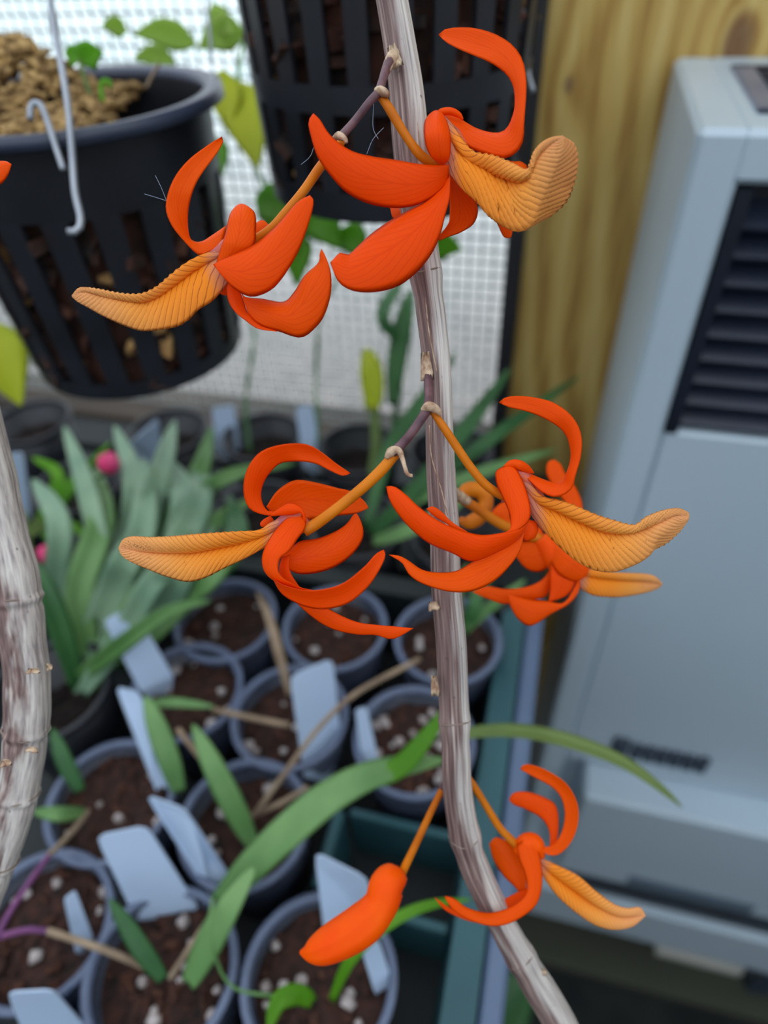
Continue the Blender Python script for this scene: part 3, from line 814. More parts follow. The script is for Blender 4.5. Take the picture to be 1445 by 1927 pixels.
plant('orchid_seedling', 'seedling with a broad dark blade above the tray centre', 'plant', [
    ([(475, 1590, .95), (440, 1520, .97), (400, 1440, .985), (362, 1362, .99)], .0125, 'leaf')], G, [
    ([(470, 1545, .945), (540, 1450, .975), (600, 1370, .995), (670, 1305, 1.0), (790, 1240, .995)], .0014, 'tan'),
    ([(462, 1540, .945), (530, 1510, .955), (580, 1480, .96)], .0014, 'tan'), ([(455, 1550, .945), (395, 1450, .975), (335, 1372, .985)], .0016, 'tan')])
plant('orchid_seedling', 'short broad-leaved seedling beside the narrow left label', 'plant', [
    ([(338, 1492, .955), (318, 1430, .97), (292, 1360, .98), (272, 1308, .982)], .0125, 'leaf'),
    ([(270, 1325, .965), (330, 1322, .972), (405, 1330, .97)], .006, 'leaf')], G, [([(400, 1335, .965), (470, 1350, .97), (545, 1365, .965)], .0017, 'tan')])
plant('orchid_seedling', 'seedling with a bent green leaf in the pot below the broad label', 'plant', [
    ([(352, 1855, .952), (385, 1790, .965), (425, 1715, .978), (480, 1630, .985)], .013, 'leaf'),
    ([(308, 1845, .955), (265, 1785, .968), (205, 1690, .98)], .0085, 'leafdark')], G, [
    ([(320, 1840, .945), (360, 1780, .96), (400, 1720, .97)], .0014, 'tan'), ([(280, 1822, .95), (190, 1785, .965), (90, 1752, .965)], .0016, 'tan'),
    ([(400, 1690, .98), (395, 1760, .98), (430, 1850, .965), (500, 1872, .96), (590, 1868, .955)], .0007, 'leaf')])
plant('orchid_seedling', 'purple-stemmed seedling leaning out at the left edge', 'plant', [
    ([(160, 1530, .95), (110, 1532, .962), (60, 1528, .962)], .008, 'leaf'), ([(152, 1490, .955), (120, 1430, .97), (98, 1370, .98)], .009, 'leafdark')], G, [
    ([(168, 1525, .945), (130, 1572, .96), (90, 1612, .975)], .0014, 'tan'), ([(92, 1610, .975), (45, 1675, .98), (8, 1735, .98), (-20, 1800, .975)], .0013, 'purple'),
    ([(90, 1752, .965), (50, 1750, .968), (-10, 1765, .965)], .0014, 'purple')])
plant('orchid_seedling', 'bright green seedling arching at the bottom beside the perlite lumps', 'plant', [
    ([(590, 1888, .953), (560, 1872, .962), (525, 1885, .965), (505, 1940, .96)], .0085, 'leafbright'),
    ([(622, 1885, .95), (660, 1805, .972), (720, 1745, .985), (800, 1705, .99), (890, 1692, .985)], .0055, 'leafbright', .2)], G)
plant('orchid_seedling', 'dry tan blade standing between the two back pots', 'plant', [
    ([(545, 1310, .955), (525, 1230, .975), (505, 1160, .985), (482, 1112, .985)], .006, 'tan')], G)
plant('orchid_seedling', 'small grassy seedling at the tray corner right of the cane', 'plant', [
    ([(868, 1195, .955), (890, 1150, .98), (905, 1100, .99), (960, 1040, .99)], .009, 'leafdark'), ([(870, 1195, .955), (900, 1160, .975), (990, 1090, .98)], .007, 'leaf'), ([(865, 1190, .955), (860, 1120, .985), (880, 1060, 1.0)], .008, 'leafolive')], G)
plant('arching_leaf', 'single olive leaf arching right across the front of the heater', 'plant', [
    ([(835, 1400, 1.03), (890, 1378, 1.04), (980, 1375, 1.045), (1080, 1396, 1.045), (1170, 1432, 1.04), (1240, 1480, 1.03), (1285, 1520, 1.02)], .0068, 'leafolive', .25, .5)])
# fan of grey-green strap leaves at the left
fan = []
F_ = [([(170, 1300), (260, 1130), (370, 1010), (480, 935)], .013, 'leaf'), ([(150, 1310), (240, 1180), (300, 1080), (440, 960)], .012, 'leafblue'),
      ([(175, 1260), (190, 1080), (165, 930), (120, 800)], .011, 'leafblue'), ([(190, 1230), (260, 1040), (300, 900), (330, 790)], .014, 'leafblue'),
      ([(200, 1230), (300, 1020), (370, 900), (400, 800)], .014, 'leaf'), ([(190, 1200), (240, 1000), (250, 900), (215, 800)], .012, 'leafblue'),
      ([(210, 1180), (340, 980), (420, 900), (560, 870)], .010, 'leaf'), ([(150, 1240), (110, 1100), (110, 980), (60, 900)], .012, 'leafblue'),
      ([(180, 1270), (330, 1090), (420, 1040), (470, 1030)], .016, 'leaf'), ([(150, 1300), (120, 1200), (80, 1100), (20, 1020)], .011, 'leafdark'),
      ([(220, 1220), (310, 1060), (350, 950), (300, 850)], .016, 'leafblue'), ([(200, 1250), (360, 1110), (440, 1020), (430, 930)], .015, 'leafdark'),
      ([(130, 1290), (220, 1220), (320, 1150), (400, 1130)], .009, 'leaf'), ([(160, 1240), (210, 1120), (240, 1050), (290, 960)], .017, 'leafblue'),
      ([(190, 1240), (230, 1100), (270, 980), (270, 860)], .015, 'leafblue'), ([(210, 1230), (280, 1120), (370, 960), (380, 860)], .016, 'leafblue'), ([(180, 1250), (150, 1120), (190, 980), (180, 880)], .015, 'leaf'),
      ([(220, 1250), (330, 1130), (400, 1070), (450, 990)], .017, 'leaf'), ([(230, 1240), (300, 1150), (340, 1060), (330, 960)], .017, 'leafblue')]
for i, (p, w, m) in enumerate(F_):
    zz = [.945, .985 + .002 * (i % 3), 1.01 + .004 * (i % 4), 1.0 + .004 * (i % 5)]
    fan.append(([(x, y, z) for (x, y), z in zip(p, zz)], w * 1.25, m, .16, .25 * ((i % 3) - 1)))
plant('strap_leaf_orchid', 'fan of grey-green strap leaves beside the pale left cane', 'plant', fan)
# pink flowered plant
pk = plant('pink_flowered_plant', 'small leafy plant with two pink buds among the strap leaves', 'plant', [
    ([(60, 1000, .955), (120, 930, 1.0), (210, 830, 1.01)], .010, 'leafbright'), ([(70, 990, .955), (110, 900, .99), (60, 860, .99)], .010, 'leafbright'),
    ([(50, 1010, .955), (95, 960, .98), (100, 920, .985)], .011, 'leafolive'), ([(80, 1010, .96), (130, 990, .98), (160, 1010, .98)], .010, 'leafbright'), ([(60, 1060, .955), (40, 1000, .98), (45, 960, .985)], .010, 'leafolive')], None,
    [([(80, 1010, .95), (140, 930, .99), (200, 890, 1.015)], .0011, 'leafdark'), ([(70, 1100, .95), (85, 1060, .99)], .0011, 'leafdark')])
po = world_loc(pk)
for (x, y, z, r) in ((205, 872, 1.02, .0066), (90, 1043, 1.0, .0056)):
    c = onz(x, y, z); mb = MB()
    mb.ball(c, r, 12, 9, (.95, .95, 1.2), .08)
    for k in range(4):
        a = k * 1.57; mb.ball(c + np.array((math.cos(a), math.sin(a), .3)) * r * .5, r * .7, 8, 6, (1, 1, 1.2), .1)
    mb.build('pink_bud', MAT['pink'], pk, po, True)
# plants standing against the mesh, right of centre
plant('strap_leaf_orchid', 'dark green strap leaves spreading right behind the cane to the post', 'plant', [
    ([(700, 1010, .95), (800, 900, 1.0), (880, 800, 1.03), (962, 690, 1.04)], .013, 'leafdark'), ([(690, 1000, .95), (790, 920, .99), (930, 820, 1.02), (1092, 706, 1.02)], .0105, 'leafdark'),
    ([(700, 1000, .95), (780, 940, .985), (900, 890, 1.0), (1050, 845, 1.0)], .010, 'leaf'), ([(690, 990, .95), (730, 850, .99), (790, 760, 1.02), (860, 660, 1.03)], .012, 'leafdark'),
    ([(700, 1020, .95), (760, 1000, .975), (840, 960, .985), (905, 900, .985)], .011, 'leaf')])
plant('leafy_climber', 'dark stemmed climber with one yellow leaf standing before the mesh', 'plant', [
    ([(700, 770, .99), (702, 735, 1.0), (696, 690, 1.01), (686, 655, 1.012)], .021, 'leafyellow'), ([(745, 640, 1.03), (720, 590, 1.05), (760, 520, 1.06)], .012, 'leafdark'),
    ([(740, 760, .99), (745, 690, 1.01), (760, 600, 1.04), (775, 540, 1.05)], .018, 'leafdark')], None,
    [([(725, 900, .94), (742, 800, .97), (752, 700, 1.01), (765, 560, 1.06)], .0030, 'leafdark'), ([(700, 900, .94), (708, 840, .96), (705, 770, .985)], .0045, 'leafolive')])
for pts, lab in (([(470, 850, .94), (462, 760, .965), (478, 640, 1.01), (470, 600, 1.02)], 'thin green stem rising by the left of the mesh bottom'), ([(600, 850, .94), (595, 700, .985), (605, 580, 1.04), (640, 520, 1.06)], 'thin green stem rising behind the crescent petal')):
    s = tube('thin_stem', zpts(pts), .0016, MAT['leafdark'], None, 7, 24); tag(s, lab, 'plant', 'thin stems before the mesh')
# bright vine leaves behind the hanging pots
vine = empty('vine', atd(450, 150, .42), 'bright yellow-green vine leaves hanging between the two black pots', 'plant')
vo = world_loc(vine)
V = [((445, 150), (485, 320), .031, 'leafyellow'), ((420, 130), (430, 250), .022, 'leafyellow'), ((462, 62), (372, 92), .020, 'leafpale'), ((370, 85), (250, 66), .017, 'leafpale'), ((330, 120), (250, 110), .014, 'leafpale'), ((500, 360), (560, 470), .026, 'leafbright'),
     ((570, 390), (640, 470), .026, 'leafbright'), ((480, 370), (540, 420), .024, 'leafbright'), ((560, 430), (560, 540), .02, 'leafbright'), ((800, 470), (870, 470), .018, 'leafbright'), ((390, 40), (440, 62), .018, 'leafpale'), ((240, 60), (190, 50), .012, 'leafpale'), ((640, 430), (690, 490), .02, 'leafbright'), ((400, 260), (420, 330), .016, 'leafbright')]
for (a, b, w, m) in V:
    broad_leaf('leaf', atd(*a, .42), atd(*b, .41), w, MAT[m], vine, vo)
tube('stem', pxs([(480, 10), (450, 130), (470, 280), (520, 380), (620, 430)], .425), .0012, MAT['leafbright'], vine, 7, 30, vo)
yl = broad_leaf('yellow_leaf', atd(-30, 600, .42), atd(40, 765, .41), .035, MAT['leafyellow']); tag(yl, 'drooping yellow leaf at the left edge under the pot', 'leaf')
sp = empty('fern_sprout', atd(165, 200, .30), 'small green leaf and curled sprout growing in the mossy pot', 'plant'); so = world_loc(sp)
broad_leaf('leaf', atd(150, 118, .31), atd(195, 98, .31), .012, MAT['leafbright'], sp, so); broad_leaf('leaf', atd(150, 115, .31), atd(120, 100, .31), .010, MAT['leafbright'], sp, so)
tube('stem', pxs([(172, 185), (160, 150), (150, 115)], .31), .0011, MAT['leafolive'], sp, 7, 14, so)
tube('stem', pxs([(193, 190), (190, 165), (195, 152), (207, 155), (205, 164)], .285), .0011, MAT['leafbright'], sp, 7, 24, so)
# plant low under the bench by the cane's end
fl = empty('floor_plant', onz(930, 1900, .35), 'broad green leaf on the floor below the bench, beside the cane tip', 'plant'); fo = world_loc(fl)
broad_leaf('leaf', onz(870, 1960, .42), onz(1010, 1830, .42), .075, MAT['leafdark'], fl, fo, .05); broad_leaf('leaf', onz(960, 2000, .40), onz(880, 1820, .40), .06, MAT['leafdark'], fl, fo, .05)

# ------------------------------------------------------------------ the orchid in bloom
def resample_pair(A, B, n): return spline(A, n), spline(B, n)
class Bloom:
    """traces are in a magnified frame: image pixel = origin + p / k; depths in mm from the bloom's own distance"""
    def __init__(s, ox, oy, k, D): s.ox, s.oy, s.k, s.D = ox, oy, k, D
    def P(s, x, y, d=0.0): return atd(s.ox + x / s.k, s.oy + y / s.k, s.D + d / 1000)
    def grid(s, A, B, dep=0.0, tilt=0.0, bow=.12, Mid=None, nu=34, nv=11):
        a, b = resample_pair(A, B, nu); d = prof(dep, nu); t = prof(tilt, nu); bw = prof(bow, nu)
        PA = np.array([s.P(a[i][0], a[i][1], d[i] - t[i]) for i in range(nu)])
        PB = np.array([s.P(b[i][0], b[i][1], d[i] + t[i]) for i in range(nu)])
        if Mid is not None:
            m = spline([q[:2] for q in Mid], nu); md = prof([q[2] if len(q) > 2 else 0 for q in Mid], nu)
            PM = np.array([s.P(m[i][0], m[i][1], d[i] + md[i]) for i in range(nu)])
        else:
            c = (PA + PB) / 2; T = np.gradient(c, axis=0); W = PB - PA
            PM = np.zeros_like(c); prev = None
            for i in range(nu):
                n = np.cross(T[i], W[i]); l = np.linalg.norm(n)
                if l < 1e-13: n = prev if prev is not None else np.zeros(3)
                else:
                    n = n / l
                    if prev is None:
                        if n @ (CAM - c[i]) < 0: n = -n
                    elif n @ prev < 0: n = -n
                prev = n; PM[i] = c[i] + n * bw[i] * np.linalg.norm(W[i])
        vv = np.linspace(-1, 1, nv); G = np.zeros((nu, nv, 3))
        for j, v in enumerate(vv):
            G[:, j] = PA * (v * (v - 1) / 2) + PM * (1 - v * v) + PB * (v * (v + 1) / 2)
        return G
    def petal(s, parent, A, B, dep=0.0, tilt=0.0, bow=.12, name='petal', m='petal', **kw):
        G = s.grid(A, B, dep, tilt, bow, **kw)
        return sheet(G, .00013, name, MAT[m], parent, s.o)
    def lip(s, parent, A, B, Mid, dep=0.0, tilt=0.0, flap=None, amp=.00016, nu=240, nv=25):
        a, b = resample_pair(A, B, nu); d = prof(dep, nu); t = prof(tilt, nu)
        m = spline([q[:2] for q in Mid], nu); md = prof([q[2] for q in Mid], nu)
        PA = np.array([s.P(a[i][0], a[i][1], d[i] - t[i]) for i in range(nu)])
        PB = np.array([s.P(b[i][0], b[i][1], d[i] + t[i]) for i in range(nu)])
        PM = np.array([s.P(m[i][0], m[i][1], d[i] + md[i]) for i in range(nu)])
        vv = list(np.linspace(-1, 1, nv)); rows = []
        for v in vv:
            # two arched halves that meet in a groove at the midrib
            if v < 0: base = PM * (1 + v) + PA * (-v)
            else: base = PM * (1 - v) + PB * v
            rows.append(base)
        uvv = [0.5 + .5 * v for v in vv]
        if flap is not None:
            f = spline(flap[0], nu); fd = prof(flap[1], nu)
            PF = np.array([s.P(f[i][0], f[i][1], d[i] + fd[i]) for i in range(nu)])
            for q in np.linspace(0, 1, 9)[1:]:
                rows.append(PB * (1 - q) + PF * q); uvv.append(1.0 + .35 * q)
        G = np.stack(rows, 1)
        du = np.gradient(G, axis=0); dv = np.gradient(G, axis=1); N = np.cross(du, dv); L = np.linalg.norm(N, axis=2, keepdims=True); N = N / (L + 1e-14)
        sgn = np.sign(np.sum(np.einsum('ijk,ijk->ij', N, CAM - G))); N = N * sgn
        u = np.linspace(0, 1, nu)[:, None]; vq = np.array(uvv)[None, :]
        aa = np.abs(vq - .5) * 2
        wid = np.linalg.norm(PB - PA, axis=1)[:, None]
        arch = .13 * wid * 4 * np.clip(aa, 0, 1) * (1 - np.clip(aa, 0, 1)) * np.clip((1 - u) * 8, 0, 1)
        ripple = -amp * np.sin(2 * np.pi * (u ** PV * NV - aa * KV)) * np.clip(aa * 3, 0, 1) * np.clip((u - .08) * 3.5, 0, 1) * np.clip((1 - u) * 14, 0, 1)
        G = G + N * (arch + ripple)[:, :, None]
        return sheet(G, .0003, 'lip', MAT['lip'], parent, s.o, uvv=np.array(uvv))
    def core(s, thing, label, pts, rad, m='column', dep=None, name='flower'):
        """the flower's column, the part that carries petals, lip and pedicel"""
        P3 = [s.P(*q) for q in pts]
        s.o = P3[0]
        v, f, uv = tube_geo(P3, [r / s.k * s.D / FPX for r in rad], 14, 20)
        o = link_mesh(name, v, f, MAT[m], thing, s.o, uv); tag(o, label); return o
    def stem(s, parent, pts, rad, m='pedicel', name='pedicel', n=None):
        P3 = [s.P(*q) for q in pts]
        return tube(name, P3, [r / s.k * s.D / FPX for r in (rad if isinstance(rad, (list, tuple)) else [rad])], MAT[m], parent, 12, n or 40, s.o)

# cane
def cane_tube(name, pts, seed, m, parent, ro, nodes):
    random.seed(seed)
    P3 = [atd(x, y, d) for (x, y, w, d) in pts]; R = [w * d / FPX / 2 for (x, y, w, d) in pts]
    for nd in nodes:
        cc = spline(P3, 260); i = int(nd * 259); r = prof(R, 260)[i]; T = _n(cc[min(i + 2, 259)] - cc[i - 2]); e1 = _n(np.cross(T, (0, 1, .2))); e2 = np.cross(T, e1)
        tube('node_ring', [cc[i] + r * 1.05 * (e1 * math.cos(a) + e2 * math.sin(a)) + T * r * .12 * math.sin(2 * a + nd * 40) for a in np.linspace(0, 6.4, 15)], .0002, MAT['nodering'], parent, 6, 50, ro)
    ks = [random.uniform(0, 6.28) for _ in range(5)]
    def shape(u, a):
        r = 1 + .035 * math.sin(5 * a + ks[0]) + .022 * math.sin(9 * a + ks[1] + 3 * u) + .03 * math.sin(30 * u + ks[2]) + .012 * math.sin(75 * u + ks[3] + a)
        for nd in nodes: r += .09 * math.exp(-((u - nd) / .006) ** 2) - .05 * math.exp(-((u - nd - .012) / .006) ** 2)
        return r
    return tube(name, P3, R, MAT[m], parent, 36, 320, ro, shape)
CANE = [(570, -760, 58, .126), (625, -520, 58, .130), (668, -350, 60, .133), (700, -210, 60, .136), (718, -110, 60, .139), (737, 0, 62, .142), (752, 90, 67, .144), (765, 180, 63, .1455), (775, 300, 58, .1465), (788, 420, 54, .1475), (801, 520, 52, .148), (812, 600, 56, .149), (822, 700, 55, .150), (826, 800, 56, .151), (830, 900, 58, .153), (836, 1000, 60, .154), (839, 1100, 60, .156), (848, 1200, 62, .158), (852, 1300, 58, .162), (857, 1400, 54, .165), (862, 1500, 58, .170), (882, 1600, 66, .175), (920, 1690, 66, .180), (962, 1770, 62, .185), (1010, 1850, 61, .190), (1054, 1925, 62, .194), (1095, 2010, 62, .197), (1180, 2160, 60, .203), (1290, 2330, 56, .210)]
base = atd(1054, 1925, .194)
orchid = empty('orchid', base, 'bare silvery orchid cane hung with vivid orange flowers', 'orchid')
oo = world_loc(orchid)
cane = cane_tube('cane', CANE, 2, 'cane', orchid, oo, [.29, .535, .615, .675, .72, .87])
# papery scraps of sheath at the nodes
def scrap(px, py, d, w, h, a, m='bract', par=orchid, o=oo):
    c = atd(px, py, d); ex = RW @ np.array((math.cos(a), math.sin(a), .3)); ey = RW @ np.array((-math.sin(a), math.cos(a), .2))
    k = d / FPX; nu, nv = 7, 5
    G = np.array([[c + ex * k * w * (i / (nu - 1) - .5) * (1 - .4 * j / (nv - 1)) + ey * k * h * (j / (nv - 1) - .5) + RW @ np.array((0, 0, 1)) * k * (3 * math.sin(i * 1.9 + j) + 4 * math.cos(j * 1.3)) for j in range(nv)] for i in range(nu)])
    return sheet(G, .00015, 'sheath_scrap', MAT[m], par, o)
for q in ((742, 108, .1395, 26, 40, .3), (802, 690, .1455, 26, 52, .1), (816, 1140, .152, 24, 18, .2), (818, 1290, .157, 18, 40, .1), (1024, 1828, .186, 10, 10, .3)):
    scrap(*q)
for ln in ([(775, 110), (782, 200), (792, 300)], [(800, 560), (808, 630), (822, 700)], [(808, 800), (812, 860), (830, 920), (842, 970)]):
    tube('sheath_scrap', [atd(x, y, .1428 if y < 400 else .1457 if y < 750 else .148) for x, y in ln], .00012, MAT['bract'], orchid, 5, 20, oo)

# ---- upper right flower
f1 = Bloom(560, 0, 2.58, .140)
c = f1.core(orchid, 'uppermost flower, right of the cane, with a lip that curls up at its tip', [(745, 830, 2), (735, 720, 1), (745, 640, -1), (790, 690, -1), (835, 745, 0)], [40, 44, 34, 26, 12])
f1.petal(c, [(700, 575), (760, 640), (800, 690), (850, 728), (930, 756), (1005, 770), (1062, 742), (1095, 685), (1100, 600), (1106, 520), (1111, 440), (1108, 360), (1090, 285), (1042, 217), (965, 168), (880, 140), (800, 132), (720, 140), (683, 168)],
    [(690, 535), (760, 562), (800, 582), (862, 620), (930, 642), (990, 640), (1030, 602), (1055, 540), (1056, 490), (1048, 430), (1030, 385), (995, 345), (930, 302), (850, 268), (780, 238), (720, 205), (683, 168)], [0, 1, -2, -5, -6, -5, -3, 0], [1, 2, 2, 1, .5, 0], [.05, .15, .2, .1, -.1, -.15])
f1.petal(c, [(665, 548), (700, 524), (750, 522), (790, 545), (806, 576)], [(668, 552), (700, 560), (740, 560), (780, 572), (806, 576)], [-1, -1, 0], .5, .4)
f1.petal(c, [(705, 805), (655, 770), (625, 720), (612, 650), (616, 590), (640, 556), (680, 547)], [(700, 806), (735, 775), (744, 700), (740, 640), (726, 590), (708, 562), (680, 547)], [-2, -5, -6, -4, -1], 0, [.1, .3, .35, .25])
f1.petal(c, [(735, 800), (650, 800), (580, 794), (480, 776), (370, 760), (270, 735), (200, 692), (150, 645), (108, 580), (76, 550)], [(735, 880), (690, 930), (640, 968), (560, 1002), (450, 1010), (330, 985), (230, 930), (150, 842), (95, 760), (64, 660), (52, 592), (76, 550)], [-2, -3, -4, -6, -8, -9], [1.5, 1, 0], [.02, .12, .16, .12])
f1.petal(c, [(735, 830), (712, 895), (680, 930), (620, 978), (540, 1020), (440, 1075), (350, 1140), (280, 1205), (245, 1236), (205, 1226), (158, 1275)], [(742, 830), (738, 960), (716, 1050), (690, 1150), (640, 1250), (560, 1340), (470, 1398), (360, 1420), (260, 1410), (195, 1365), (158, 1275)], [-1, -2, -3, -4, -6, -7], [0, -1, -1.5, 0], [.05, .14, .18, .1])
f1.petal(c, [(745, 850), (738, 960), (738, 1010), (736, 1070), (722, 1100), (695, 1140), (690, 1170)], [(765, 850), (820, 910), (862, 970), (876, 1030), (852, 1090), (790, 1130), (735, 1150), (690, 1170)], [2, 3, 4, 4], [1, 2, 1], -.2)
f1.petal(c, [(720, 880), (640, 960), (560, 995), (500, 1005), (448, 1008)], [(740, 900), (690, 990), (620, 1030), (540, 1055), (468, 1064), (448, 1008)], [2, 6, 9], 0, .1)
f1.petal(c, [(880, 760), (960, 770), (1045, 783), (1090, 785), (1120, 830), (1090, 960), (1050, 1100), (1038, 1150)], [(870, 800), (900, 900), (940, 1020), (975, 1100), (1000, 1150), (1030, 1156), (1038, 1150)], [4, 9, 11, 9], 0, .12)
f1.lip(c, [(715, 560), (760, 610), (805, 680), (860, 735), (950, 752), (1050, 792), (1108, 820), (1125, 790), (1145, 735), (1185, 690), (1240, 664), (1292, 660)],
    [(700, 800), (750, 850), (805, 918), (870, 975), (925, 1040), (1000, 1092), (1070, 1120), (1130, 1090), (1165, 1010), (1200, 925), (1240, 830), (1275, 745), (1292, 665)],
    [(725, 600, 0), (760, 680, 1), (810, 745, 1), (900, 790, 2), (1000, 850, 3), (1070, 885, 3), (1112, 870, 1), (1140, 810, 0), (1170, 760, 0), (1220, 710, 0), (1292, 662, 0)], [-1, -3, -5, -8, -10, -12], [0, 1, 1, 0],
    flap=([(705, 810), (752, 855), (808, 922), (875, 980), (930, 1044), (1004, 1096), (1075, 1122), (1150, 1085), (1240, 1042), (1310, 975), (1348, 880), (1363, 780), (1345, 700), (1292, 662)], [1, 1, 1, 2, 6, 11, 12, 7, 0]))
f1.stem(c, [(400, 465, -3), (440, 520, -3), (500, 620, -2), (560, 710, -1), (610, 765, 0), (665, 795, 1), (735, 815, 2)], [19, 23, 22, 21, 24, 24, 16])
# upper raceme stalk
s0 = f1
def stalk(B, pts, rad, m='peduncle', name='peduncle'):
    P3 = [B.P(*q) for q in pts]
    return tube(name, P3, [r / B.k * B.D / FPX for r in rad], MAT[m], orchid, 12, 30, oo)
stalk(f1, [(470, 270, 1), (450, 295, -1), (430, 335, -2), (412, 390, -3), (398, 445, -3.5)], [14, 26, 22, 19, 23])
stalk(f1, [(476, 255, 2), (456, 285, -.5), (438, 318, -1.5), (428, 345, -2)], [22, 30, 27, 22], 'bract', 'bract')
stalk(f1, [(398, 445, -4), (345, 500, -4), (275, 590, -3), (205, 668, -3)], [20, 18, 18, 19])
stalk(f1, [(378, 438, -4), (400, 440, -4.5), (428, 455, -4.5), (440, 468, -4)], [12, 21, 21, 10], 'bract', 'bract')
stalk(f1, [(175, 672, -3), (200, 660, -4), (228, 672, -5), (238, 694, -5)], [10, 20, 14, 8], 'bract', 'bract')

# ---- upper left flower
f2 = Bloom(120, 220, 2.676, .141)
c = f2.core(orchid, 'upper left flower whose pale lip points down left over the hanging pot', [(930, 650, 2), (880, 640, 1), (830, 650, 0), (780, 680, 0), (720, 700, 0)], [50, 48, 40, 26, 10])
f2.petal(c, [(805, 655), (740, 682), (685, 697), (645, 668), (590, 608), (545, 550), (516, 480), (516, 420), (540, 340), (580, 270), (640, 205), (700, 160), (755, 122), (797, 100)], [(825, 540), (752, 592), (690, 633), (645, 626), (628, 570), (627, 485), (640, 410), (665, 340), (700, 280), (745, 220), (780, 170), (803, 125), (797, 100)], [2, 1, -1, -3, -4, -3, -1, 2], [1, 2, 1, .5], [.1, .12, -.1, -.12])
f2.petal(c, [(765, 742), (790, 660), (815, 580), (832, 500), (858, 458), (895, 442)], [(850, 740), (955, 650), (968, 570), (966, 495), (942, 460), (895, 442)], [-1, -3, -3, -1], 0, [.1, .22, .22])
f2.petal(c, [(945, 560), (975, 528), (1005, 520), (1036, 548)], [(950, 625), (980, 605), (1010, 588), (1036, 548)], 4, 0, .1)
f2.petal(c, [(752, 742), (850, 692), (960, 640), (1055, 562), (1120, 490), (1180, 425), (1240, 394)], [(755, 748), (800, 805), (850, 858), (900, 893), (960, 906), (1050, 868), (1120, 785), (1180, 682), (1220, 580), (1250, 480), (1258, 420), (1240, 394)], [-3, -4, -5, -6, -7, -8], 0, [.05, .15, .15, .1])
f2.petal(c, [(905, 880), (910, 905), (1000, 915), (1105, 930), (1160, 880), (1210, 800), (1280, 735), (1288, 690), (1297, 664)], [(895, 890), (930, 990), (990, 1050), (1080, 1080), (1190, 1112), (1260, 1070), (1312, 1000), (1345, 890), (1346, 790), (1322, 710), (1297, 664)], [2, 0, -3, -6, -8], [0, -1, 0], [.05, .2, .2, .1])
f2.petal(c, [(812, 820), (826, 920), (860, 980), (920, 1030), (980, 1068), (1075, 1082)], [(880, 850), (905, 925), (928, 985), (965, 1000), (1010, 1040), (1075, 1082)], [1, 2, 1, -1], .5, .1)
f2.petal(c, [(800, 830), (782, 870), (790, 892), (815, 898)], [(850, 840), (840, 880), (830, 895), (815, 898)], 5, 0, .1)
f2.lip(c, [(820, 640), (775, 668), (700, 690), (620, 730), (540, 790), (470, 850), (400, 885), (330, 890), (250, 880), (180, 866), (110, 857), (70, 865), (40, 905)],
    [(850, 790), (825, 840), (790, 885), (740, 935), (680, 972), (620, 1030), (560, 1060), (450, 1077), (380, 1077), (300, 1050), (200, 1005), (120, 960), (70, 932), (40, 905)],
    [(815, 680, 0), (760, 705, 1), (680, 745, 2), (600, 795, 2), (520, 850, 2), (450, 900, 2), (390, 920, 2), (320, 912, 1), (240, 900, 1), (160, 890, 1), (90, 885, 0), (40, 905, 0)], [0, -1, -3, -4, -5], [.5, 1, 1, 0], amp=.00013)
f2.stem(c, [(1400, 120, -1), (1380, 150, -1), (1290, 255, 0), (1210, 370, 0), (1110, 490, 1), (1040, 565, 2), (930, 640, 3)], [20, 25, 24, 23, 23, 22, 24])

# ---- middle left flower
f3 = Bloom(200, 800, 2.408, .141)
c = f3.core(orchid, 'middle left flower with its lip held out level to the left', [(900, 470, 1), (870, 430, 0), (820, 430, 0), (760, 465, 0), (690, 500, 0)], [36, 34, 30, 22, 10])
f3.petal(c, [(770, 415), (735, 410), (690, 401), (648, 378), (625, 330), (622, 260), (642, 190), (690, 127), (760, 95), (850, 82), (920, 90), (980, 125), (1040, 172), (1108, 218)], [(770, 385), (735, 390), (708, 352), (703, 300), (722, 245), (760, 196), (800, 170), (880, 165), (950, 176), (1010, 205), (1070, 230), (1108, 218)], [1, -1, -4, -5, -4, -1], [0, 1, 1.5, 1, 0], [.1, .15, -.15, -.12])
f3.petal(c, [(725, 370), (770, 302), (830, 258), (880, 248), (960, 262), (1050, 285), (1110, 300), (1165, 340), (1190, 376)], [(760, 410), (820, 415), (900, 430), (980, 422), (1050, 411), (1130, 401), (1190, 376)], [2, 6, 8, 9], [1, 1, 0], [-.1, -.12, -.05])
f3.petal(c, [(740, 405), (785, 375), (830, 353), (880, 370), (906, 425), (900, 475)], [(745, 412), (800, 410), (850, 405), (884, 400), (892, 440), (890, 478)], [-1, -2, -2, 0], 0, .3)
f3.petal(c, [(885, 402), (820, 420), (770, 470), (730, 530), (705, 595), (712, 655), (745, 695), (800, 720), (870, 742), (940, 748)], [(905, 440), (895, 480), (868, 515), (832, 570), (788, 605), (780, 660), (800, 690), (840, 715), (890, 738), (940, 748)], [-1, -3, -5, -5, -4, -3], [-.5, -1, -1, 0], [.1, .15, .12, .05])
f3.petal(c, [(750, 690), (790, 718), (860, 740), (930, 748), (1020, 735), (1090, 705), (1170, 640), (1220, 585), (1257, 564)], [(750, 690), (790, 760), (850, 802), (930, 830), (1010, 833), (1100, 806), (1180, 740), (1230, 670), (1264, 598), (1257, 564)], [-4, -5, -7, -8, -9, -8], [1.5, 1.5, 1, 0], [.05, .12, .12])
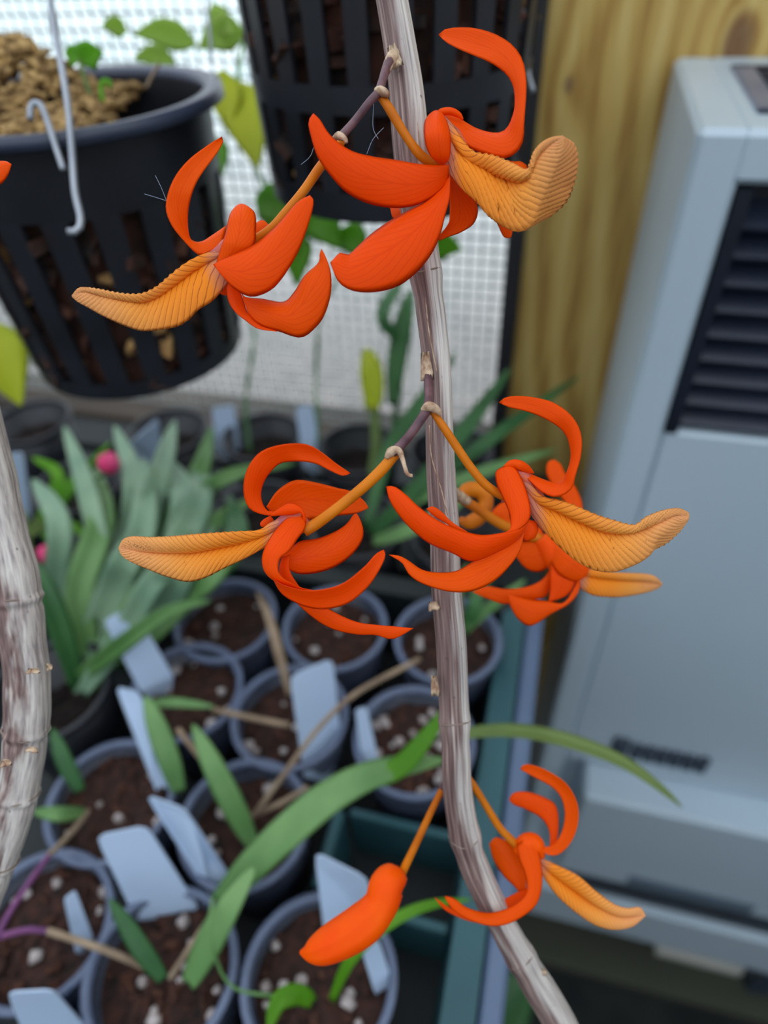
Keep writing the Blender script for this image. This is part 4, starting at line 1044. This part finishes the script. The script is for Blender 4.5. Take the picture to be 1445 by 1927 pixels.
f3.petal(c, [(800, 590), (840, 555), (880, 525), (960, 512), (1040, 480), (1090, 445), (1120, 405), (1135, 400)], [(795, 600), (815, 630), (832, 658), (880, 676), (960, 669), (1040, 641), (1110, 591), (1156, 530), (1166, 480), (1152, 430), (1135, 400)], [1, 2, 3, 3, 2], 0, [.1, .15, .1])
f3.petal(c, [(835, 585), (830, 650), (860, 710), (910, 770), (1000, 828), (1080, 870), (1150, 895), (1230, 905), (1310, 912), (1392, 920)], [(792, 600), (782, 670), (810, 740), (870, 815), (960, 890), (1040, 930), (1140, 950), (1220, 952), (1300, 970), (1392, 922)], [-2, -1, 0, 0, -2], [.5, .5, 0], .1)
f3.petal(c, [(745, 410), (715, 425), (697, 445), (702, 460)], [(760, 430), (740, 450), (720, 462), (702, 460)], 2, 0, .1)
f3.lip(c, [(820, 408), (745, 440), (690, 474), (600, 480), (500, 486), (400, 493), (300, 502), (200, 506), (120, 503), (75, 518), (55, 558)],
    [(800, 470), (745, 535), (690, 572), (620, 610), (530, 652), (450, 692), (370, 711), (280, 690), (190, 655), (110, 620), (70, 592), (55, 558)],
    [(815, 430, 0), (745, 487, 0), (680, 510, 1), (600, 535, 2), (500, 556, 2), (400, 576, 2), (300, 580, 2), (220, 578, 1), (150, 572, 1), (100, 562, 0), (55, 558, 0)], [0, -1, -2, -2, -2], [.5, 1, .5, 0], amp=.00013)
f3.stem(c, [(1310, 130, -2), (1250, 200, -2), (1180, 268, -2), (1100, 335, -1), (1010, 405, -1), (950, 448, 0), (895, 480, 0)], [24, 26, 25, 25, 25, 26, 28])

# ---- middle right flower
f4 = Bloom(700, 720, 2.331, .141)
c = f4.core(orchid, 'middle right flower, its striped lip tip turned up before the heater', [(600, 520, 2), (600, 440, 1), (630, 395, 0), (690, 440, 0), (750, 510, 0)], [34, 40, 34, 26, 12])
f4.petal(c, [(660, 400), (700, 440), (740, 478), (790, 502), (840, 494), (880, 460), (892, 410), (915, 330), (921, 255), (905, 190), (860, 130), (790, 85), (720, 66), (640, 58), (585, 65), (557, 86)], [(650, 385), (700, 402), (760, 426), (815, 440), (850, 410), (870, 350), (868, 290), (850, 232), (810, 190), (740, 150), (670, 125), (600, 108), (557, 88)], [0, -2, -4, -5, -5, -2, 1], [1, 2, 1, 0], [.1, .2, .05, -.12])
f4.petal(c, [(570, 372), (600, 342), (640, 337), (680, 356), (710, 395)], [(580, 378), (620, 375), (650, 388), (680, 398), (710, 398)], [-1, -2, 0], 0, .35)
f4.petal(c, [(545, 385), (540, 400), (547, 450), (572, 505), (597, 560), (607, 605), (603, 645), (560, 662), (480, 668), (420, 660)], [(600, 362), (630, 375), (662, 430), (686, 500), (697, 560), (688, 605), (650, 640), (590, 665), (500, 680), (420, 660)], [-1, -3, -5, -6, -6, -6], [-.5, -1, 0, 1], [.15, .2, .1])
f4.petal(c, [(692, 590), (655, 638), (560, 660), (480, 668), (400, 650), (320, 620), (260, 585), (200, 540), (150, 492), (100, 456), (62, 455)], [(668, 645), (640, 690), (560, 740), (440, 785), (350, 748), (250, 706), (170, 642), (110, 572), (75, 512), (62, 455)], [-4, -6, -7, -8, -8, -7], [1, 1.5, 1, 0], [.05, .15, .15, .1])
f4.petal(c, [(238, 553), (268, 543), (310, 570), (350, 610), (420, 655)], [(240, 556), (270, 585), (320, 615), (360, 640), (420, 656)], [-5, -4, -4], 0, .1)
f4.petal(c, [(672, 640), (600, 705), (520, 742), (440, 786), (370, 825), (290, 832), (220, 820), (160, 780), (120, 760), (74, 754)], [(672, 640), (648, 740), (590, 822), (520, 882), (430, 917), (330, 916), (220, 882), (162, 842), (132, 792), (74, 756)], [-2, -3, -4, -5, -5], [0, -1, 0], [.05, .15, .15])
f4.petal(c, [(690, 600), (722, 612), (728, 650), (715, 680)], [(662, 640), (666, 692), (695, 690), (715, 680)], 1, 0, .2)
f4.lip(c, [(650, 395), (700, 440), (745, 495), (830, 516), (900, 541), (980, 576), (1060, 602), (1148, 622), (1200, 588), (1270, 560), (1340, 550), (1388, 570), (1390, 598)],
    [(690, 560), (718, 602), (770, 662), (840, 732), (910, 786), (980, 816), (1060, 823), (1150, 792), (1205, 758), (1228, 732), (1248, 692), (1305, 652), (1360, 612), (1390, 598)],
    [(670, 430, 0), (720, 510, 1), (800, 545, 2), (880, 585, 2), (950, 618, 2), (1010, 646, 2), (1080, 658, 2), (1140, 650, 1), (1200, 640, 1), (1260, 615, 0), (1330, 585, 0), (1390, 598, 0)], [0, -2, -4, -5, -6], [.5, 1, .5, 0],
    flap=([(692, 564), (720, 606), (772, 666), (842, 736), (912, 790), (982, 820), (1062, 826), (1154, 795), (1208, 762), (1232, 735), (1292, 706), (1352, 652), (1390, 600)], [1, 1, 1, 1, 2, 3, 4, 2, 0]))
f4.stem(c, [(262, 122, -3), (310, 190, -3), (370, 280, -2), (430, 368, -1), (490, 440, 0), (550, 485, 1), (600, 510, 2)], [15, 18, 19, 19, 19, 20, 20])
stalk(f4, [(246, -50, 6), (248, 0, 4), (250, 60, 1), (246, 115, -3)], [16, 22, 21, 24])
stalk(f4, [(246, 115, -4), (180, 212, -4), (140, 260, -3), (88, 312, -3)], [21, 19, 20, 20])
stalk(f4, [(222, 118, -4), (250, 104, -5.5), (282, 118, -5), (300, 140, -4)], [10, 21, 18, 8], 'bract', 'bract')
stalk(f4, [(62, 330, -3), (90, 298, -4), (118, 300, -4), (132, 330, -4), (150, 390, -4), (162, 406, -4), (178, 408, -4)], [10, 21, 16, 11, 9, 9, 7], 'bract', 'bract')

# ---- blurred flower behind it
f6 = Bloom(700, 720, 2.331, .186)
c = f6.core(orchid, 'blurred flower behind the middle right one, lip pointing right', [(740, 680, 0), (800, 760, 0), (860, 810, 0), (930, 850, 0)], [36, 60, 60, 20], 'bud')
f6.petal(c, [(770, 700), (835, 690), (930, 750), (955, 800), (940, 850)], [(770, 720), (790, 800), (830, 850), (890, 872), (940, 850)], [-1, -5, -4], 0, .15)
f6.petal(c, [(745, 700), (690, 690), (645, 705), (630, 760)], [(775, 760), (765, 815), (720, 832), (670, 812), (630, 760)], [-1, 1, 2], 0, .12)
f6.petal(c, [(770, 720), (740, 640), (700, 630), (600, 610), (525, 578)], [(740, 720), (660, 660), (600, 640), (550, 610), (525, 578)], [1, 3, 4], 0, .1)
f6.petal(c, [(600, 640), (560, 620), (524, 575), (560, 532), (612, 512)], [(640, 640), (620, 615), (606, 590), (606, 550), (612, 512)], [3, 3, 4], 0, .1)
f6.petal(c, [(840, 720), (860, 560), (800, 470), (765, 400), (770, 350), (800, 338)], [(900, 720), (925, 560), (900, 470), (850, 400), (830, 360), (800, 338)], [3, 7, 9], 0, .1)
f6.petal(c, [(790, 780), (760, 850), (690, 892), (590, 905), (500, 893), (438, 918)], [(800, 840), (770, 930), (720, 952), (590, 972), (505, 948), (438, 918)], [0, -1, -1, -2], 0, .12)
f6.petal(c, [(905, 850), (885, 900), (840, 965), (770, 958), (680, 948), (594, 928)], [(915, 860), (905, 920), (862, 972), (790, 1012), (700, 1067), (645, 1042), (608, 985), (594, 928)], [-3, -5, -6, -6], 0, .15)
f6.petal(c, [(785, 740), (778, 840), (780, 920), (772, 965)], [(890, 760), (900, 850), (860, 930), (772, 965)], [-2, -4, -4], 0, .12)
f6.lip(c, [(900, 800), (960, 815), (1050, 830), (1200, 838), (1250, 855), (1273, 884)], [(890, 890), (930, 915), (980, 936), (1080, 942), (1190, 925), (1250, 905), (1273, 884)], [(895, 835, 0), (960, 850, 1), (1080, 862, 1), (1190, 872, 1), (1273, 884, 0)], [-2, -3, -4], .5)
f6.stem(c, [(372, 498, -6), (450, 545, -4), (560, 618, -2), (650, 655, 0), (740, 690, 0)], [20, 22, 22, 22, 24])
stalk(f6, [(330, 470, -14), (375, 492, -8), (420, 522, -5)], [24, 24, 20], 'bract', 'bract')
bd2 = Bloom(700, 720, 2.331, .195)
c = bd2.core(orchid, 'rolled orange bud just right of the cane, behind the middle blooms', [(380, 520, 0), (420, 470, 0), (480, 480, 0), (500, 530, 0), (470, 590, -1), (420, 615, -2), (385, 600, -3)], [20, 34, 36, 34, 34, 34, 14], 'pedicel', name='flower_bud')

# ---- lower right flower
f5 = Bloom(540, 1400, 2.064, .180)
c = f5.core(orchid, 'small lower right flower with a plain orange lip', [(900, 420, 1), (925, 385, 0), (960, 385, 0), (990, 440, 0)], [26, 34, 34, 14], 'bud')
f5.petal(c, [(950, 390), (1000, 425), (1050, 432), (1100, 387), (1130, 312), (1128, 232), (1092, 162), (1040, 120), (980, 90), (925, 78), (904, 98)], [(950, 370), (1000, 398), (1040, 385), (1070, 330), (1078, 262), (1060, 202), (1020, 162), (960, 130), (904, 98)], [0, -3, -4, -3, 0], [0, 1, 1, 0], -.12)
f5.petal(c, [(1045, 400), (1055, 320), (1046, 242), (1000, 207), (930, 185), (880, 190), (862, 216)], [(1020, 400), (1018, 340), (988, 290), (930, 256), (880, 236), (862, 216)], [1, 4, 6], 0, .12)
f5.petal(c, [(930, 600), (928, 500), (900, 430), (860, 382), (812, 362), (785, 388)], [(910, 600), (890, 562), (840, 512), (802, 452), (785, 388)], [1, 4, 6], 0, .12)
f5.petal(c, [(930, 360), (972, 400), (988, 470), (991, 550), (970, 622), (920, 668), (850, 702), (780, 706), (700, 680), (640, 640), (612, 594)], [(892, 390), (902, 450), (926, 510), (931, 570), (902, 610), (850, 640), (780, 655), (700, 635), (650, 600), (612, 590)], [-1, -4, -6, -7, -7], [-.5, 0, 1, 0], .15)
f5.petal(c, [(935, 560), (880, 582), (830, 612), (790, 645), (720, 668), (640, 640), (572, 594)], [(940, 600), (890, 640), (840, 665), (790, 690), (720, 692), (620, 650), (572, 596)], [0, -1, -3], 0, .1)
f5.lip(c, [(960, 430), (1050, 470), (1130, 510), (1200, 570), (1270, 620), (1320, 636), (1370, 634), (1393, 666)], [(960, 455), (1010, 540), (1060, 602), (1130, 662), (1200, 706), (1270, 723), (1340, 711), (1393, 668)], [(962, 442, 0), (1030, 505, 1), (1120, 570, 2), (1200, 625, 2), (1270, 660, 1), (1320, 668, 1), (1393, 667, 0)], [0, -2, -3, -4], [.3, .6, 0], amp=.00003)
f5.stem(c, [(662, 82, -3), (720, 155, -2), (780, 252, -1), (830, 330, 0), (900, 400, 1)], [11, 14, 14, 15, 17])
# bud
fb = Bloom(540, 1400, 2.064, .178)
A = np.array(spline([(440, 470), (395, 463), (360, 490), (345, 560), (270, 630), (170, 700), (85, 762), (50, 805)], 30)); B_ = np.array(spline([(452, 530), (452, 560), (420, 605), (380, 690), (330, 760), (250, 812), (150, 852), (80, 850), (50, 812)], 30))
mid3 = [fb.P(*((A[i] + B_[i]) / 2), -1 - 5 * math.sin(i / 29 * 2)) for i in range(30)]; rr = [max(.0004, np.linalg.norm(A[i] - B_[i]) / 2 / fb.k * fb.D / FPX) for i in range(30)]
def crease(u, a): return 1 - .09 * math.exp(-((a - 1.75) / .12) ** 2) * min(1, u * 3) - .06 * math.exp(-((a - 4.6) / .2) ** 2)
v, f, uv = tube_geo(mid3, rr, 28, 48, crease); fb.o = mid3[0]
bud = link_mesh('flower_bud', v, f, MAT['bud'], orchid, fb.o, uv); tag(bud, 'closed long orange bud hanging left of the lower cane')
fb.stem(bud, [(652, 70, -4), (608, 165, -3), (560, 262, -2), (500, 390, -1), (440, 515, 0)], [14, 13, 14, 15, 17])
stalk(fb, [(655, 20, -6), (650, 80, -6), (625, 130, -5), (602, 172, -4)], [12, 16, 13, 13])

# silky hairs
for pts, d in (([(272, 365), (295, 372), (314, 378)], .137), ([(292, 330), (303, 352), (313, 377)], .137), ([(690, 290), (702, 262), (722, 240)], .137), ([(566, 310), (583, 295), (590, 278)], .137), ([(703, 195), (702, 240), (712, 262)], .138)):
    tube('hair', pxs(pts, d), 0.00003, MAT['tag'], orchid, 4, 14, oo)

# ------------------------------------------------------------------ the pale cane at the left edge
C2 = [(-60, 700, 80, .155), (-40, 800, 82, .156), (-18, 900, 84, .158), (5, 1000, 84, .160), (24, 1080, 84, .161), (38, 1180, 82, .163), (50, 1280, 78, .165), (48, 1380, 76, .167), (36, 1470, 76, .169), (14, 1560, 72, .171), (-12, 1640, 70, .173), (-45, 1720, 70, .175)]
o2 = empty('orchid', atd(-12, 1640, .173), 'pale thick bare cane curving along the left edge', 'orchid'); w2 = world_loc(o2)
cane_tube('cane', C2, 6, 'cane2', o2, w2, [.38, .62, .74, .88])
for q in ((10, 1435, .155, 30, 14, .3), (62, 1262, .155, 34, 10, .1), (60, 1410, .158, 30, 10, .0), (92, 1255, .158, 16, 14, .5)): scrap(*q, par=o2, o=w2)
fe = Bloom(0, 260, 2.0, .150)
fe.o = w2
pf = fe.core(o2, 'orange flower mostly beyond the left edge, one petal tip in view', [(-150, 160, 0), (-120, 150, 0), (-90, 160, 0)], [20, 26, 12]) 
fe.petal(pf, [(-130, 150), (-80, 110), (-20, 88), (20, 86), (44, 98)], [(-120, 190), (-60, 190), (0, 175), (30, 140), (44, 98)], [0, -2, -3], 0, .15)
fe.petal(pf, [(-140, 150), (-200, 60), (-160, -10)], [(-120, 140), (-130, 60), (-160, -10)], 0, 0, .15)
fe.petal(pf, [(-140, 170), (-200, 260), (-180, 330)], [(-110, 170), (-130, 260), (-180, 330)], 0, 0, .15)
fe.stem(pf, [(-150, 160, 2), (-160, 500, 5), (-140, 850, 8), (-100, 1100, 6)], [12, 14, 14, 14])
